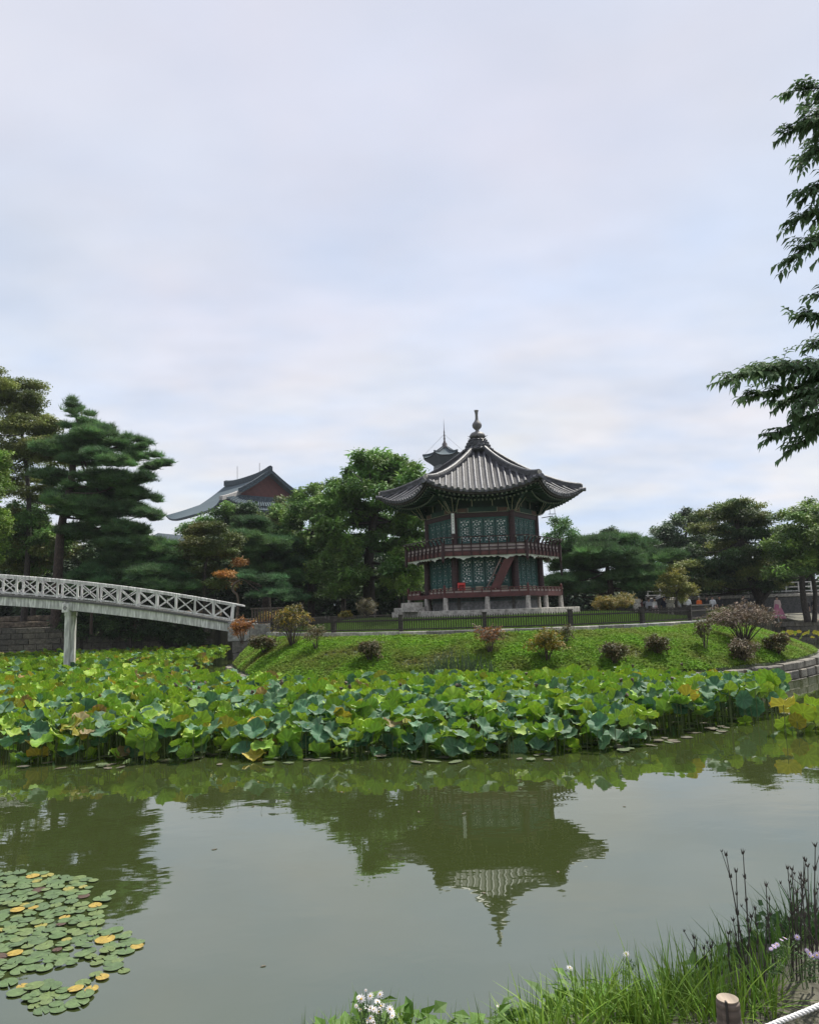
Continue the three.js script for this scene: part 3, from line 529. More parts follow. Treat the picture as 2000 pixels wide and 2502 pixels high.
  const ptl = []; for (let j = 0; j < 14; j++) { const g = new THREE.SphereGeometry(0.15, 8, 6).scale(0.75, 0.32, 1.15).rotateX(0.35).translate(0, Y(13.06), 0.44); ptl.push(g.rotateY(j / 14 * 6.283)); } for (let j = 0; j < 6; j++) ptl.push(new THREE.ConeGeometry(0.05, 0.3, 6).rotateX(Math.PI / 2 - 0.25).translate(0, Y(13.22), 0.56).rotateY(j * Math.PI / 3));
  const fin = mesh('finial', prep(new THREE.LatheGeometry([[0, 13.1], [0.4, 13.14], [0.47, 13.26], [0.45, 13.36], [0.36, 13.48], [0.2, 13.55], [0.11, 13.6], [0.1, 13.66], [0.16, 13.72], [0.25, 13.82], [0.285, 13.94], [0.26, 14.05], [0.17, 14.17], [0.1, 14.28], [0.085, 14.4], [0.08, 14.58], [0.1, 14.74], [0.135, 14.85], [0.12, 14.87], [0, 14.86]].map(([r, y]) => new THREE.Vector2(r, Y(y))), 28)), mat([0.2, 0.195, 0.19], { map: TX.stone, roughness: 0.6 }), roof);
  mesh('lotus_petals', merge(ptl), MT.ridge, fin);
}
{ // stone steps on the left, the red box on the deck
  const k = -Math.PI / 3 + TURN, q = 4.75, s = thing('stone_steps', 'two pale granite steps up to the gap in the left railing of the pavilion', 'steps', V(ISL.x + Math.sin(k) * q + Math.cos(k) * -0.25, 3.17, ISL.z + Math.cos(k) * q - Math.sin(k) * -0.25), k);
  mesh('step', prep(cbox(1.9, 0.24, 0.95, 0, 0.12, -0.05, 0.015)), MT.granite, s); mesh('step', prep(cbox(1.6, 0.26, 0.55, 0, 0.372, -0.22, 0.015)), MT.granite, s);
  const p = V(-1.3, 0, 3.45).applyAxisAngle(V(0, 1, 0), TURN), b = thing('extinguisher_box', 'small red fire extinguisher box on the lower deck of the pavilion', 'extinguisher box', V(ISL.x + p.x, 4.02, ISL.z + p.z), TURN), red = mat([0.5, 0.03, 0.025], { roughness: 0.4 });
  mesh('body', merge([cbox(0.06, 0.6, 0.22, -0.17, 0.3, 0), cbox(0.06, 0.6, 0.22, 0.17, 0.3, 0), cbox(0.4, 0.14, 0.22, 0, 0.53, 0.002), cbox(0.4, 0.06, 0.22, 0, 0.03, 0.002), box(0.3, 0.5, 0.02, 0, 0.3, -0.09)]), red, b);
  mesh('extinguisher', merge([new THREE.CylinderGeometry(0.055, 0.055, 0.28, 10).translate(0, 0.2, 0), new THREE.SphereGeometry(0.055, 10, 6).translate(0, 0.34, 0), box(0.03, 0.06, 0.06, 0, 0.4, 0.01)]), mat([0.35, 0.03, 0.03], { roughness: 0.3 }), b);
}
// ---------------------------------------------------------------- island: retaining wall, kerb, fences, ground cover, shrubs
{
  const w = thing('retaining_wall', 'low wall of grey stone blocks round the island at the waterline', 'wall', V(ISL.x, 0, ISL.z));
  const tones = [0, 1, 2, 3].map((i) => mat([0.14 + 0.045 * i, 0.132 + 0.04 * i, 0.115 + 0.03 * i], { map: TX.stone, bumpMap: TX.stoneBump, bumpScale: 0.03 }));
  for (let c = 0; c < 3; c++) {
    let a = c * 0.03; const y0 = [-0.5, 0.02, 0.37][c], h = [0.52, 0.35, 0.3][c], out = [0.16, 0.1, 0][c];
    while (a < Math.PI * 2 - 0.02) {
      const L = Math.min(rr(0.8, 1.7), (Math.PI * 2 - a) * 17), da = L / 16.5, m = a + da / 2, R = islR(m) - 0.25 + out;
      const o = mesh('stone', prep(cbox(L - 0.03, h - 0.02, 0.6, 0, y0 + h / 2, R, 0.03)), pick(tones), w); o.rotation.y = m + rr(-0.012, 0.012); o.position.y = c === 2 ? rr(-0.05, 0.04) : 0;
      a += da;
    }
  }
}
const FR = 12, FN = 21, fpos = (i, r = FR, y = 2.42) => { const a = i / FN * Math.PI * 2 - 0.098; return V(ISL.x + Math.sin(a) * r, y, ISL.z + Math.cos(a) * r); };
{
  const kb = thing('kerb', 'ring of pale stone kerb under the dark picket fence', 'kerb', V(ISL.x, 2.2, ISL.z));
  for (let i = 0; i < FN; i++) for (let j = 0; j < 3; j++) {
    const p = fpos(i, 12.1).lerp(fpos(i + 1, 12.1), (j + 0.5) / 3), q = fpos(i + 1, 12.1).sub(fpos(i, 12.1)), L = q.length() / 3;
    const o = mesh('stone', prep(cbox(L - 0.02, 0.42, 0.42, 0, 0, 0, 0.02)), pick([MT.granite, MT.greyStone, MT.concrete]), kb); o.position.copy(p).sub(kb.position); o.position.y = -0.045 + rr(-0.01, 0.01); o.rotation.y = Math.atan2(-q.z, q.x);
  }
  const fence = thing('picket_fence', 'low dark brown picket fence ringing the lawn of the island', 'fence', V(ISL.x, 2.37, ISL.z));
  const O = fence.position, post = merge([box(0.16, 0.68, 0.16, 0, 0.34, 0), box(0.19, 0.035, 0.19, 0, 0.695, 0)]);
  for (let i = 0; i < FN; i++) {
    const p = fpos(i, FR, 2.37), q = fpos(i + 1, FR, 2.37), open = i === 16 || i === 3; // the gap where the bridge path comes in
    const d = q.clone().sub(p), L = d.length(), ry = Math.atan2(-d.z, d.x), mid = p.clone().lerp(q, 0.5).sub(O);
    const po = mesh('post', post, MT.brownFence, fence); po.position.copy(p).sub(O); po.rotation.y = ry;
    if (open) continue;
    for (const [y, h] of [[0.08, 0.06], [0.47, 0.07]]) { const r = mesh('rail', prep(box(L - 0.17, h, 0.05, 0, y, 0)), MT.brownFence, fence); r.position.copy(mid); r.rotation.y = ry; }
    const pk = [], n = 32; for (let j = 0; j < n; j++) pk.push(box(0.038, 0.57, 0.02, ((j + 0.5) / n - 0.5) * (L - 0.2), 0.335, -0.036));
    const g = mesh('pickets', merge(pk), MT.brownFence, fence, 'stuff'); g.position.copy(mid); g.rotation.y = ry;
  }
}
{ // leafy ground cover on the bank, short turf on the lawn
  const mats = [[], [], []], cols = [[], [], []];
  for (let i = 0; i < 80000; i++) {
    const a = rr(-1.75, 1.75), r = Math.sqrt(rr(12.35 ** 2, (islR(a) - 0.35) ** 2)), x = ISL.x + Math.sin(a) * r, z = ISL.z + Math.cos(a) * r, v = fbm(x * 0.5, z * 0.5, 8, 3), k = i % 3;
    if (v < -0.22 && rnd() < 0.6) continue;
    mats[k].push(MX(V(x, islH(x, z) + 0.04, z), rr(0.4, 0.9) * (1 + 0.6 * v), spin(0.3)));
    const dry = clamp(0.2 - v * 1.3 - (r - 13) * 0.015); cols[k].push(col([0.15 + 0.08 * dry + 0.08 * v, 0.29 - 0.08 * dry + 0.13 * v, 0.03 + 0.02 * dry], 0.25, 0.12));
  }
  const gc = thing('ground_cover', 'bright green leafy ground cover over the island bank', 'ground cover'); gc.userData.kind = 'stuff';
  mats.forEach((m, k) => inst('ground_cover_leaves', CL.cover[k], COVER, m, cols[k], gc));
  const bl = []; for (let i = 0; i < 7; i++) { const g = new THREE.BufferGeometry(), x = rr(-0.06, 0.06), z = rr(-0.06, 0.06), h = rr(0.08, 0.16), a = rr(0, 6.28), dx = Math.cos(a) * 0.012, dz = Math.sin(a) * 0.012; g.setAttribute('position', new THREE.Float32BufferAttribute([x - dx, 0, z - dz, x + dx, 0, z + dz, x + rr(-0.06, 0.06), h, z + rr(-0.06, 0.06)], 3)); g.computeVertexNormals(); bl.push(g); }
  const tm = [], tc = []; for (let i = 0; i < 22000; i++) { const a = rr(-2, 2), r = Math.sqrt(rr(5.6 ** 2, 11.7 ** 2)), x = ISL.x + Math.sin(a) * r, z = ISL.z + Math.cos(a) * r; tm.push(MX(V(x, islH(x, z), z), rr(0.8, 1.4), spin(0.1))); tc.push(col([0.15, 0.27, 0.035], 0.25)); }
  tag(inst('lawn_grass', mergeGeometries(bl), LEAF, tm, tc), 'short green lawn grass between the fence and the pavilion plinth', null, null, 'stuff');
}
const onIsland = (px, py) => { const r = ray(px, py); for (let t = 20; t < 70; t += 0.05) { const p = r.clone().multiplyScalar(t).add(EYE), d = Math.hypot(p.x - ISL.x, p.z - ISL.z); if (d < islR(Math.atan2(p.x - ISL.x, p.z - ISL.z)) && p.y < islH(p.x, p.z)) return p; } return at(px, py, 34); };
// a shrub: stems from its base and a scatter of small leaves; heights and widths are given in the photograph's pixels
function shrub(name, label, px, py, halfPx, hPx, tones, o = {}) {
  const p = o.at || onIsland(px, py), sc = -p.z / FOC, R = halfPx * sc * 0.9, Hh = hPx * sc * 0.92, t = thing(name, label, 'shrub', V(p.x, p.y - 0.03, p.z), 0, o.group), st = [], lobes = [];
  for (let i = 0; i < (o.stems ?? 9); i++) {
    const a = rr(0, 6.283), u = Math.sqrt(rr(0.02, 1)), e = V(Math.cos(a) * R * u * 0.85, Hh * rr(0.6, 1) * (1 - 0.25 * u * u), Math.sin(a) * R * u * 0.85), m = e.clone().multiplyScalar(0.5).add(V(rr(-0.1, 0.1) * R, 0.08 * Hh, rr(-0.1, 0.1) * R)), w = (o.w ?? 0.02) * rr(0.7, 1.3);
    st.push(limb([V(e.x * 0.1, 0, e.z * 0.1), m, e], [w, w * 0.6, w * 0.25], 5));
    for (let k = 0; k < 3; k++) { const b = m.clone().lerp(e, rr(0.1, 0.9)), f = b.clone().add(V(rr(-0.25, 0.25) * R, rr(0.05, 0.25) * Hh, rr(-0.25, 0.25) * R)); st.push(bar(b, f, w * 0.3, w * 0.12, 4)); lobes.push({ p: f.clone().add(t.position), rx: R * 0.2, ry: Hh * 0.12, rz: R * 0.2 }); }
    lobes.push({ p: e.clone().add(t.position), rx: R * (o.lobe ?? 0.3), ry: Hh * 0.16, rz: R * (o.lobe ?? 0.3) });
  }
  if (o.full) for (let i = 0; i < 7; i++) { const a = rr(0, 6.283), u = Math.sqrt(rnd()) * 0.85; lobes.push({ p: V(Math.cos(a) * R * u, Hh * rr(0.4, 0.8), Math.sin(a) * R * u).add(t.position), rx: R * 0.33, ry: Hh * 0.22, rz: R * 0.33 }); }
  mesh('stems', merge(st), MT.twig, t);
  const m = [[], [], []], c = [[], [], []];
  for (const l of lobes) { const n = Math.max(2, Math.round((o.density ?? 60) * l.rx * l.ry * 8)); for (let i = 0; i < n; i++) { const k = i % 3, q = V(rr(-1, 1) * l.rx, rr(-1, 1) * l.ry, rr(-1, 1) * l.rz); m[k].push(MX(l.p.clone().add(q).sub(t.position), (o.size ?? 1) * rr(0.7, 1.3), spin(0.8))); c[k].push(col(pick(tones), 0.3, 0.12)); } }
  m.forEach((x, k) => x.length && inst('leaves', CL.shrub[k], LEAF, x, c[k], t));
  return t;
}
const OL = [[0.1, 0.1, 0.03], [0.13, 0.1, 0.035], [0.08, 0.1, 0.03]], BR = [[0.13, 0.1, 0.05], [0.1, 0.1, 0.035], [0.16, 0.13, 0.06]], YE = [[0.34, 0.24, 0.03], [0.22, 0.2, 0.03], [0.12, 0.14, 0.03]], PK = [[0.17, 0.125, 0.09], [0.14, 0.11, 0.07], [0.21, 0.165, 0.115]], OR = [[0.36, 0.17, 0.05], [0.3, 0.13, 0.05]];
const gs = 'shrubs dotted over the island bank';
shrub('tall_shrub', 'tall half bare shrub with yellow leaves at the left end of the picket fence', 716, 1578, 66, 100, YE.concat(BR), { group: gs, stems: 15, density: 13, lobe: 0.18, w: 0.028 });
shrub('shrub', 'small orange leaved shrub beside the stone bridge abutment', 592, 1572, 38, 62, OR, { group: gs, stems: 7, density: 50, lobe: 0.2 });
shrub('shrub', 'olive brown shrub on the bank left of the tall half bare shrub', 648, 1596, 38, 46, OL.concat(BR), { group: gs, full: 1 });
shrub('shrub', 'thin twiggy shrub on the bank just right of the tall half bare shrub', 772, 1588, 32, 66, BR, { group: gs, stems: 7, density: 20 });
shrub('shrub', 'rounded brown shrub alone on the bank below the leftmost fence posts', 903, 1616, 33, 54, BR.concat(OL), { group: gs, full: 1, stems: 12 });
shrub('shrub', 'twiggy reddish shrub in front of the fence post below the red box', 1198, 1598, 48, 74, PK.concat(OR), { group: gs, stems: 12, density: 22 });
shrub('shrub', 'loose shrub with bright yellow leaves on the bank below the fence', 1335, 1618, 50, 80, YE, { group: gs, stems: 12, density: 36 });
shrub('shrub', 'small thin sapling shrub right of the yellow leaved shrub', 1384, 1574, 30, 48, OL, { group: gs, stems: 6, density: 26 });
shrub('shrub', 'rounded olive shrub low on the bank just above the retaining wall', 1500, 1624, 33, 56, OL.concat(BR), { group: gs, full: 1, stems: 12 });
shrub('shrub', 'rounded dark olive shrub high on the bank under the last long fence bay', 1604, 1602, 30, 50, OL, { group: gs, full: 1, stems: 12 });
shrub('shrub', 'upright twiggy shrub standing in front of the brown gate panel', 1722, 1588, 26, 84, BR, { group: gs, stems: 9, density: 26 });
shrub('shrub', 'dense yellow green shrub at the right end of the fence', 1768, 1530, 34, 44, [[0.15, 0.17, 0.03], [0.1, 0.13, 0.03]], { group: gs, full: 1, density: 110 });
shrub('spreading_shrub', 'wide spreading shrub with withered pinkish leaves at the right end of the island', 1814, 1572, 92, 104, PK, { group: gs, stems: 28, density: 9, w: 0.028, lobe: 0.3 });
shrub('shrub', 'rounded reddish brown shrub below the wide withered shrub', 1814, 1618, 36, 56, BR.concat(PK), { group: gs, full: 1, stems: 12 });
shrub('shrub', 'rounded brown green shrub nearest the right tip of the island', 1900, 1602, 34, 54, BR.concat(OL), { group: gs, full: 1, stems: 12 });
shrub('shrub', 'yellow leaved shrub beyond the fence right of the pavilion', 1502, 1500, 62, 64, YE.concat([[0.3, 0.26, 0.12]]), { at: V(13.4, 2.3, -50.5), stems: 14, density: 44 });
shrub('shrub', 'pale twiggy shrub behind the fence left of the pavilion steps', 893, 1497, 36, 68, [[0.3, 0.27, 0.2], [0.2, 0.18, 0.08]], { at: V(-3.2, 2.4, -54), stems: 12, density: 28, lobe: 0.2 });
shrub('shrub', 'small yellow shrub behind the fence between tall shrub and pavilion', 852, 1497, 26, 36, YE, { at: V(-4.6, 2.4, -54), stems: 8, density: 40 });
shrub('shrub', 'orange yellow shrub behind the wooden fence at the bridge end', 655, 1500, 50, 50, YE.concat(OR), { at: V(-8.3, 2.3, -44.5), stems: 12, density: 40 });
{ // reeds at the foot of the bank
  const bl = []; for (let i = 0; i < 170; i++) { const x = rr(-1.5, 1.5) * rr(0.4, 1), z = rr(-0.4, 0.4), h = rr(0.7, 1.5) * (1 - 0.2 * Math.abs(x)), l = rr(-0.25, 0.25), a = rr(0, 6.28); bl.push(limb([V(x, 0, z), V(x + l * 0.3, h * 0.55, z), V(x + l, h, z + rr(-0.15, 0.15))], [0.022, 0.017, 0.002], 3)); }
  const p = onIsland(1118, 1648), t = thing('reed_bed', 'clump of tall green reeds at the foot of the bank behind the lotus', 'reeds', V(p.x, 0.55, -43.6 + 16.0)); t.userData.kind = 'stuff';
  mesh('reed_blades', merge(bl), leafMat([0.075, 0.12, 0.06], 0.25), t, 'stuff');
}
{ // dark panel gate at the right end of the fence
  const a = fpos(3, FR, 2.37), b = fpos(4, FR, 2.37); const d = b.clone().sub(a), L = d.length(), t = thing('wooden_gate', 'dark brown boarded gate panel at the right end of the fence', 'gate', a.clone().lerp(b, 0.5), Math.atan2(-d.z, d.x));
  const n = 22; for (let i = 0; i < n; i++) mesh('board', prep(box(L / n - 0.012, 0.66, 0.03, ((i + 0.5) / n - 0.5) * L, 0.38, 0)), MT.brownFence, t);
  for (const y of [0.7, 0.45, 0.12]) mesh('rail', prep(box(L - 0.2, 0.07, 0.06, 0, y, 0.047)), mat([0.085, 0.072, 0.062], { map: TX.wood }), t);
}
// ---------------------------------------------------------------- white arched footbridge
{
  const E0 = V(-9.75, 2.93, -42.1), dirv = V(-1, 0, 0.205).normalize(), side = V(dirv.z, 0, -dirv.x); // side points towards the camera's far side
  const dk = (u) => { const x = 2.2 * (u / 20) * (2 - u / 20); return E0.clone().addScaledVector(dirv, u).add(V(0, x, 0)); };  // parabola cresting 20 m out
  const b = thing('footbridge', 'white painted arched footbridge with crossed railings over the lotus', 'bridge', E0.clone());
  const loc = (v) => v.clone().sub(E0), LEN = 27, N = 54, HW = 0.78;
  const path = (off, dy) => Array.from({ length: N + 1 }, (_, i) => loc(dk(i / N * LEN)).addScaledVector(side, off).add(V(0, dy, 0)));
  mesh('deck', prep(sweep(path(0, 0), [[-0.9, -0.05], [-0.9, 0.02], [0.9, 0.02], [0.9, -0.05]])), mat([0.3, 0.29, 0.27], { map: TX.wood }), b);
  mesh('deck_edge', prep(sweep(path(0, -0.1), [[-0.93, -0.03], [-0.93, 0.045], [0.93, 0.045], [0.93, -0.03]])), mat([0.08, 0.08, 0.08]), b);
  for (const s of [-1, 1]) mesh('girder', prep(sweep(path(s * 0.74, -0.34), [[-0.1, -0.23], [-0.1, 0.21], [0.1, 0.21], [0.1, -0.23]])), MT.girder, b);
  const SPN = 0.985, cnt = 27;
  for (const s of [-1, 1]) {
    mesh('handrail', prep(sweep(Array.from({ length: N + 2 }, (_, i) => loc(dk((i - 1) / N * LEN)).addScaledVector(side, s * HW).add(V(0, 0.97, 0))), [[-0.06, -0.035], [-0.06, 0.02], [-0.03, 0.04], [0.03, 0.04], [0.06, 0.02], [0.06, -0.035]])), MT.white, b);
    mesh('rail', prep(sweep(path(s * HW, 0.88), [[-0.035, -0.03], [-0.035, 0.03], [0.035, 0.03], [0.035, -0.03]])), MT.white, b);
    mesh('rail', prep(sweep(path(s * HW, 0.1), [[-0.035, -0.04], [-0.035, 0.04], [0.035, 0.04], [0.035, -0.04]])), MT.white, b);
    for (let i = 0; i < cnt; i++) {
      const u = 0.15 + i * SPN + (s > 0 ? 0.0 : 0.12), P = (uu, h) => loc(dk(uu)).addScaledVector(side, s * HW).add(V(0, h, 0)), tl = V(-0.16, 0, 0);
      const lean = i === 0 ? 0.16 : 0.03; // posts stand square to the sloping deck
      mesh('post', prep(plank(P(u, 0.02), P(u - lean * 0.5, 0.93), 0.1, 0.1)), MT.white, b);
      if (i < cnt - 1) for (const [h0, h1] of [[0.14, 0.85], [0.85, 0.14]]) { const g = plank(P(u + 0.06, h0), P(u + SPN - 0.06, h1), 0.035, 0.05); if (h0 > h1) g.translate(0, 0, -0.002); mesh('brace', prep(g), MT.white, b); }
    }
  }
  for (const u of [8.5, 20.2]) for (const s of [-1, 1]) {
    const p = loc(dk(u)).addScaledVector(side, s * 0.74), top = p.y - 0.36, bot = -E0.y - 1;
    mesh('pier', prep(cbox(0.26, top - bot, 0.26, p.x, (top + bot) / 2, p.z + (s < 0 ? 0.09 : -0.09), 0.02)), MT.girder, b);
    const pl = mesh('pier_plate', prep(cbox(0.34, 0.46, 0.05, p.x, top - 0.1, p.z + 0.27, 0.01)), MT.white, b);
    if (s < 0 || true) mesh('emblem', merge([new THREE.TorusGeometry(0.11, 0.02, 5, 4).translate(p.x, top - 0.1, p.z + 0.3), new THREE.TorusGeometry(0.05, 0.018, 5, 12).translate(p.x, top - 0.1, p.z + 0.3)]), mat([0.22, 0.22, 0.22]), pl);
  }
  for (const u of [8.5, 20.2]) { const p = loc(dk(u)); mesh('cross_beam', prep(plank(p.clone().addScaledVector(side, -0.85).add(V(0, -0.75, 0)), p.clone().addScaledVector(side, 0.85).add(V(0, -0.75, 0)), 0.26, 0.2)), MT.girder, b); }
  const ab = thing('abutment', 'pale squared stone abutment carrying the island end of the white bridge', 'abutment', E0.clone().setY(0));
  mesh('cap_block', prep(cbox(1.15, 1.02, 2.3, 0.42, 2.43, 0, 0.02)), MT.concrete, ab);
  for (let j = 0; j < 3; j++) for (let i = 0; i < 3; i++) mesh('stone', prep(cbox(0.95 + (i === 0 ? 0.2 : 0), 0.6, 0.74, 0.55 + j * 0.03, 1.6 - j * 0.62, (i - 1) * 0.76, 0.03)), MT.darkStone, ab);
  // brown fence and stone base from the abutment to the ring fence
  const f = thing('wooden_fence', 'brown wooden slat fence on a grey stone base beside the bridge end', 'fence', V(-8.75, 2.2, -41.2)), L = 2.3;
  mesh('stone_base', prep(cbox(L, 0.72, 0.4, L / 2, 0.24, 0, 0.02)), MT.greyStone, f);
  for (let i = 0; i < 15; i++) mesh('slat', prep(box(0.075, 0.78, 0.03, 0.1 + i * 0.15, 1.02, 0)), mat([0.095, 0.07, 0.055], { map: TX.woodUp }), f);
  for (const y of [0.68, 1.43]) mesh('rail', prep(box(L, 0.07, 0.07, L / 2, y, 0)), mat([0.12, 0.095, 0.08], { map: TX.wood }), f);
  mesh('post', prep(cbox(0.24, 1.5, 0.24, L + 0.12, 0.6, 0, 0.02)), MT.granite, f);
}
// ---------------------------------------------------------------- trees on the far bank
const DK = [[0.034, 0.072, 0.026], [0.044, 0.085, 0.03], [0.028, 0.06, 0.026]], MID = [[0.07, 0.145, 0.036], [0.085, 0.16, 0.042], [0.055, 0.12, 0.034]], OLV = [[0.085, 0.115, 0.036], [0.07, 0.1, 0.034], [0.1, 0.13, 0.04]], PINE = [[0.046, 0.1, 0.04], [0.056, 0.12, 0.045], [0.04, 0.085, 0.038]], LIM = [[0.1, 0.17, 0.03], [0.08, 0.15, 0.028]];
tree('zelkova_tree', 'tall olive green layered tree at the left edge of the picture', { d: 63, trunk: [[62, 1420], [72, 1250], [60, 1100], [40, 980]], r: 0.22, kind: 'small', tones: OLV, density: 3.0, size: 1.25, flat: 1, tilt: 0.3,
  lobes: [[-10, 925, 50, 24], [35, 945, 55, 24], [85, 1000, 55, 26], [20, 990, 70, 30], [110, 1050, 50, 22], [50, 1050, 70, 28], [-20, 1050, 60, 30], [95, 1100, 60, 22], [30, 1115, 60, 24], [-20, 1130, 40, 24], [70, 1160, 55, 18], [130, 1130, 45, 16], [20, 1185, 55, 18], [110, 1195, 50, 14], [60, 1215, 50, 14]] });
tree('pine_tree', 'tall dark pine with tiered branches left of the blue roofed hall', { d: 58, trunk: [[140, 1420], [150, 1290], [172, 1190], [185, 1090], [210, 1020]], r: 0.34, bark: MT.redBark, kind: 'pine', tones: PINE, density: 7, size: 1.35, flat: 1, tilt: 0.35,
  lobes: [[200, 998, 20, 10], [188, 1015, 24, 9], [225, 1058, 52, 16], [265, 1048, 20, 8], [180, 1075, 50, 15], [300, 1092, 44, 12], [338, 1078, 22, 8], [230, 1100, 70, 17], [285, 1132, 55, 14], [345, 1135, 34, 10], [378, 1123, 20, 7], [180, 1130, 50, 15], [310, 1165, 52, 14], [240, 1170, 60, 16], [325, 1205, 50, 14], [255, 1215, 65, 17], [360, 1215, 22, 9], [170, 1200, 40, 14], [310, 1250, 60, 17], [220, 1262, 60, 19], [350, 1258, 30, 10], [150, 1110, 45, 16], [195, 1050, 40, 14], [140, 1170, 40, 18], [150, 1240, 50, 20], [200, 1235, 60, 18], [270, 1190, 55, 16], [255, 1300, 65, 22], [180, 1300, 50, 22], [320, 1295, 45, 14]] });
tree('maple_tree', 'bright yellow green foliage entering at the left edge above the bridge', { d: 50, trunk: [[-55, 1430], [-50, 1300], [-40, 1180]], r: 0.2, kind: 'small', tones: LIM, density: 4, size: 1.1, deep: 1.5, lobes: [[-12, 1120, 26, 22], [-5, 1165, 30, 26], [-25, 1210, 34, 28], [5, 1195, 16, 14], [-20, 1260, 34, 26], [-5, 1300, 22, 20], [8, 1275, 18, 12], [-30, 1340, 34, 30]] });
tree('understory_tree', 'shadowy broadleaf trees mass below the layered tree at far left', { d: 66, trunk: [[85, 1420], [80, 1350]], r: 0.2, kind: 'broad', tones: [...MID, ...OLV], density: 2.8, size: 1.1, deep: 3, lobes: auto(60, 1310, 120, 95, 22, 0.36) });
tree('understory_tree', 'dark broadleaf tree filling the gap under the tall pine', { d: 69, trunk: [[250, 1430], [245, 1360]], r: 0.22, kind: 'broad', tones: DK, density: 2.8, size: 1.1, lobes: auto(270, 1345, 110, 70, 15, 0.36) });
tree('low_pine', 'low spreading pine right behind the white bridge', { d: 58.5, ground: 2.4, trunk: [[330, 1455], [345, 1420], [330, 1370]], r: 0.16, bark: MT.redBark, kind: 'pine', tones: [...PINE, [0.036, 0.09, 0.038]], density: 7, size: 1.25, flat: 1, lobes: [[330, 1330, 60, 14], [400, 1345, 50, 13], [270, 1345, 50, 14], [440, 1375, 36, 12], [350, 1370, 80, 16], [265, 1385, 50, 15], [420, 1405, 55, 15], [320, 1405, 70, 15], [380, 1435, 80, 14], [450, 1430, 30, 10]], deep: 2 });
tree('low_pine', 'small rounded pine clump just above the left part of the bridge railing', { d: 57, ground: 2.4, trunk: [[225, 1450], [228, 1420]], r: 0.1, bark: MT.redBark, kind: 'pine', tones: [[0.036, 0.09, 0.038]], density: 7.5, size: 1.2, flat: 1, lobes: [[225, 1395, 32, 10], [205, 1412, 34, 11], [250, 1412, 34, 11], [228, 1430, 50, 12]], deep: 0.8 });
const mapleTones = [[0.058, 0.085, 0.024], [0.072, 0.085, 0.022], [0.048, 0.075, 0.022]], orange = [0.17, 0.095, 0.025];
tree('maple_tree', 'rounded maple turning orange in front of the blue roofed hall', { d: 57, ground: 2.3, trunk: [[505, 1470], [500, 1400], [515, 1330]], r: 0.16, kind: 'small', tones: mapleTones, density: 4.2, size: 1, flat: 1, deep: 2, lobes: [[515, 1288, 38, 12], [480, 1305, 40, 13], [550, 1310, 36, 12], [570, 1335, 30, 11], [500, 1330, 46, 14], [465, 1340, 28, 12], [540, 1350, 44, 13], [490, 1365, 40, 13], [575, 1372, 24, 9, orange], [555, 1402, 30, 9, orange], [520, 1395, 40, 12], [480, 1405, 30, 12], [560, 1425, 26, 8, orange], [530, 1430, 34, 10]] });
tree('broadleaf_tree', 'dark broadleaf trees in front of the hall roof', { d: 78, trunk: [[520, 1440], [520, 1340]], r: 0.25, kind: 'broad', tones: [...DK, ...MID], density: 2.6, size: 1.2, lobes: [[478, 1296, 36, 24], [520, 1284, 40, 28], [560, 1266, 40, 28], [600, 1262, 40, 28], [535, 1318, 56, 32], [475, 1335, 40, 28], [590, 1306, 50, 34], [505, 1350, 50, 30], [570, 1350, 50, 30]] });
tree('broadleaf_tree', 'olive green tree covering the right foot of the hall roof', { d: 80, trunk: [[655, 1440], [655, 1340]], r: 0.25, kind: 'broad', tones: [...OLV, ...MID], density: 2.6, size: 1.2, lobes: auto(660, 1285, 70, 72, 15, 0.36) });
tree('pine_tree', 'middle green pine with loose tiers right of the orange maple', { d: 65, trunk: [[640, 1470], [650, 1400], [630, 1320]], r: 0.18, bark: MT.redBark, kind: 'pine', tones: [...PINE, [0.04, 0.09, 0.045]], density: 6.5, size: 1.4, flat: 1, lobes: [[600, 1285, 50, 13], [650, 1300, 50, 14], [690, 1325, 45, 14], [610, 1330, 55, 16], [660, 1350, 60, 16], [700, 1375, 50, 15], [620, 1380, 55, 16], [670, 1405, 65, 17], [715, 1420, 40, 14]] });
tree('oak_tree', 'broad oak left of the large chestnut tree with its top above the hall eaves', { d: 70, trunk: [[760, 1470], [760, 1380], [765, 1260]], r: 0.3, kind: 'broad', tones: [...MID, [0.1, 0.17, 0.05]], density: 2.9, size: 1.25, deep: 3, lobes: [[768, 1195, 26, 20], [735, 1225, 30, 22], [795, 1225, 30, 24], [760, 1255, 44, 28], [715, 1275, 36, 26], [810, 1280, 36, 28], [755, 1310, 50, 30], [700, 1325, 36, 28], [800, 1335, 46, 30], [735, 1360, 46, 28], [780, 1390, 50, 28], [710, 1395, 40, 26]] });
tree('chestnut_tree', 'largest tree with big bright leaves and thick dark trunk left of the pavilion', { d: 64, trunk: [[903, 1475], [900, 1400], [906, 1310], [930, 1200]], r: 0.48, kind: 'big', tones: [...MID, [0.06, 0.125, 0.03]], density: 2.7, size: 1.15, deep: 4, lobes: [[940, 1120, 36, 20], [975, 1130, 38, 24], [900, 1140, 38, 24], [1010, 1165, 42, 26], [860, 1150, 26, 18], [935, 1165, 50, 28], [840, 1185, 34, 22], [880, 1195, 44, 26], [985, 1200, 50, 28], [1030, 1215, 32, 26], [930, 1225, 50, 28], [850, 1240, 44, 26], [1000, 1255, 46, 28], [890, 1270, 52, 28], [955, 1285, 50, 28], [835, 1295, 44, 28], [1015, 1305, 40, 26], [880, 1325, 52, 26], [965, 1335, 50, 26], [840, 1350, 44, 24], [1010, 1355, 36, 24], [840, 1215, 40, 26], [1025, 1260, 40, 26], [800, 1260, 30, 24], [985, 1385, 46, 20], [850, 1390, 44, 22], [1020, 1395, 30, 22]] });
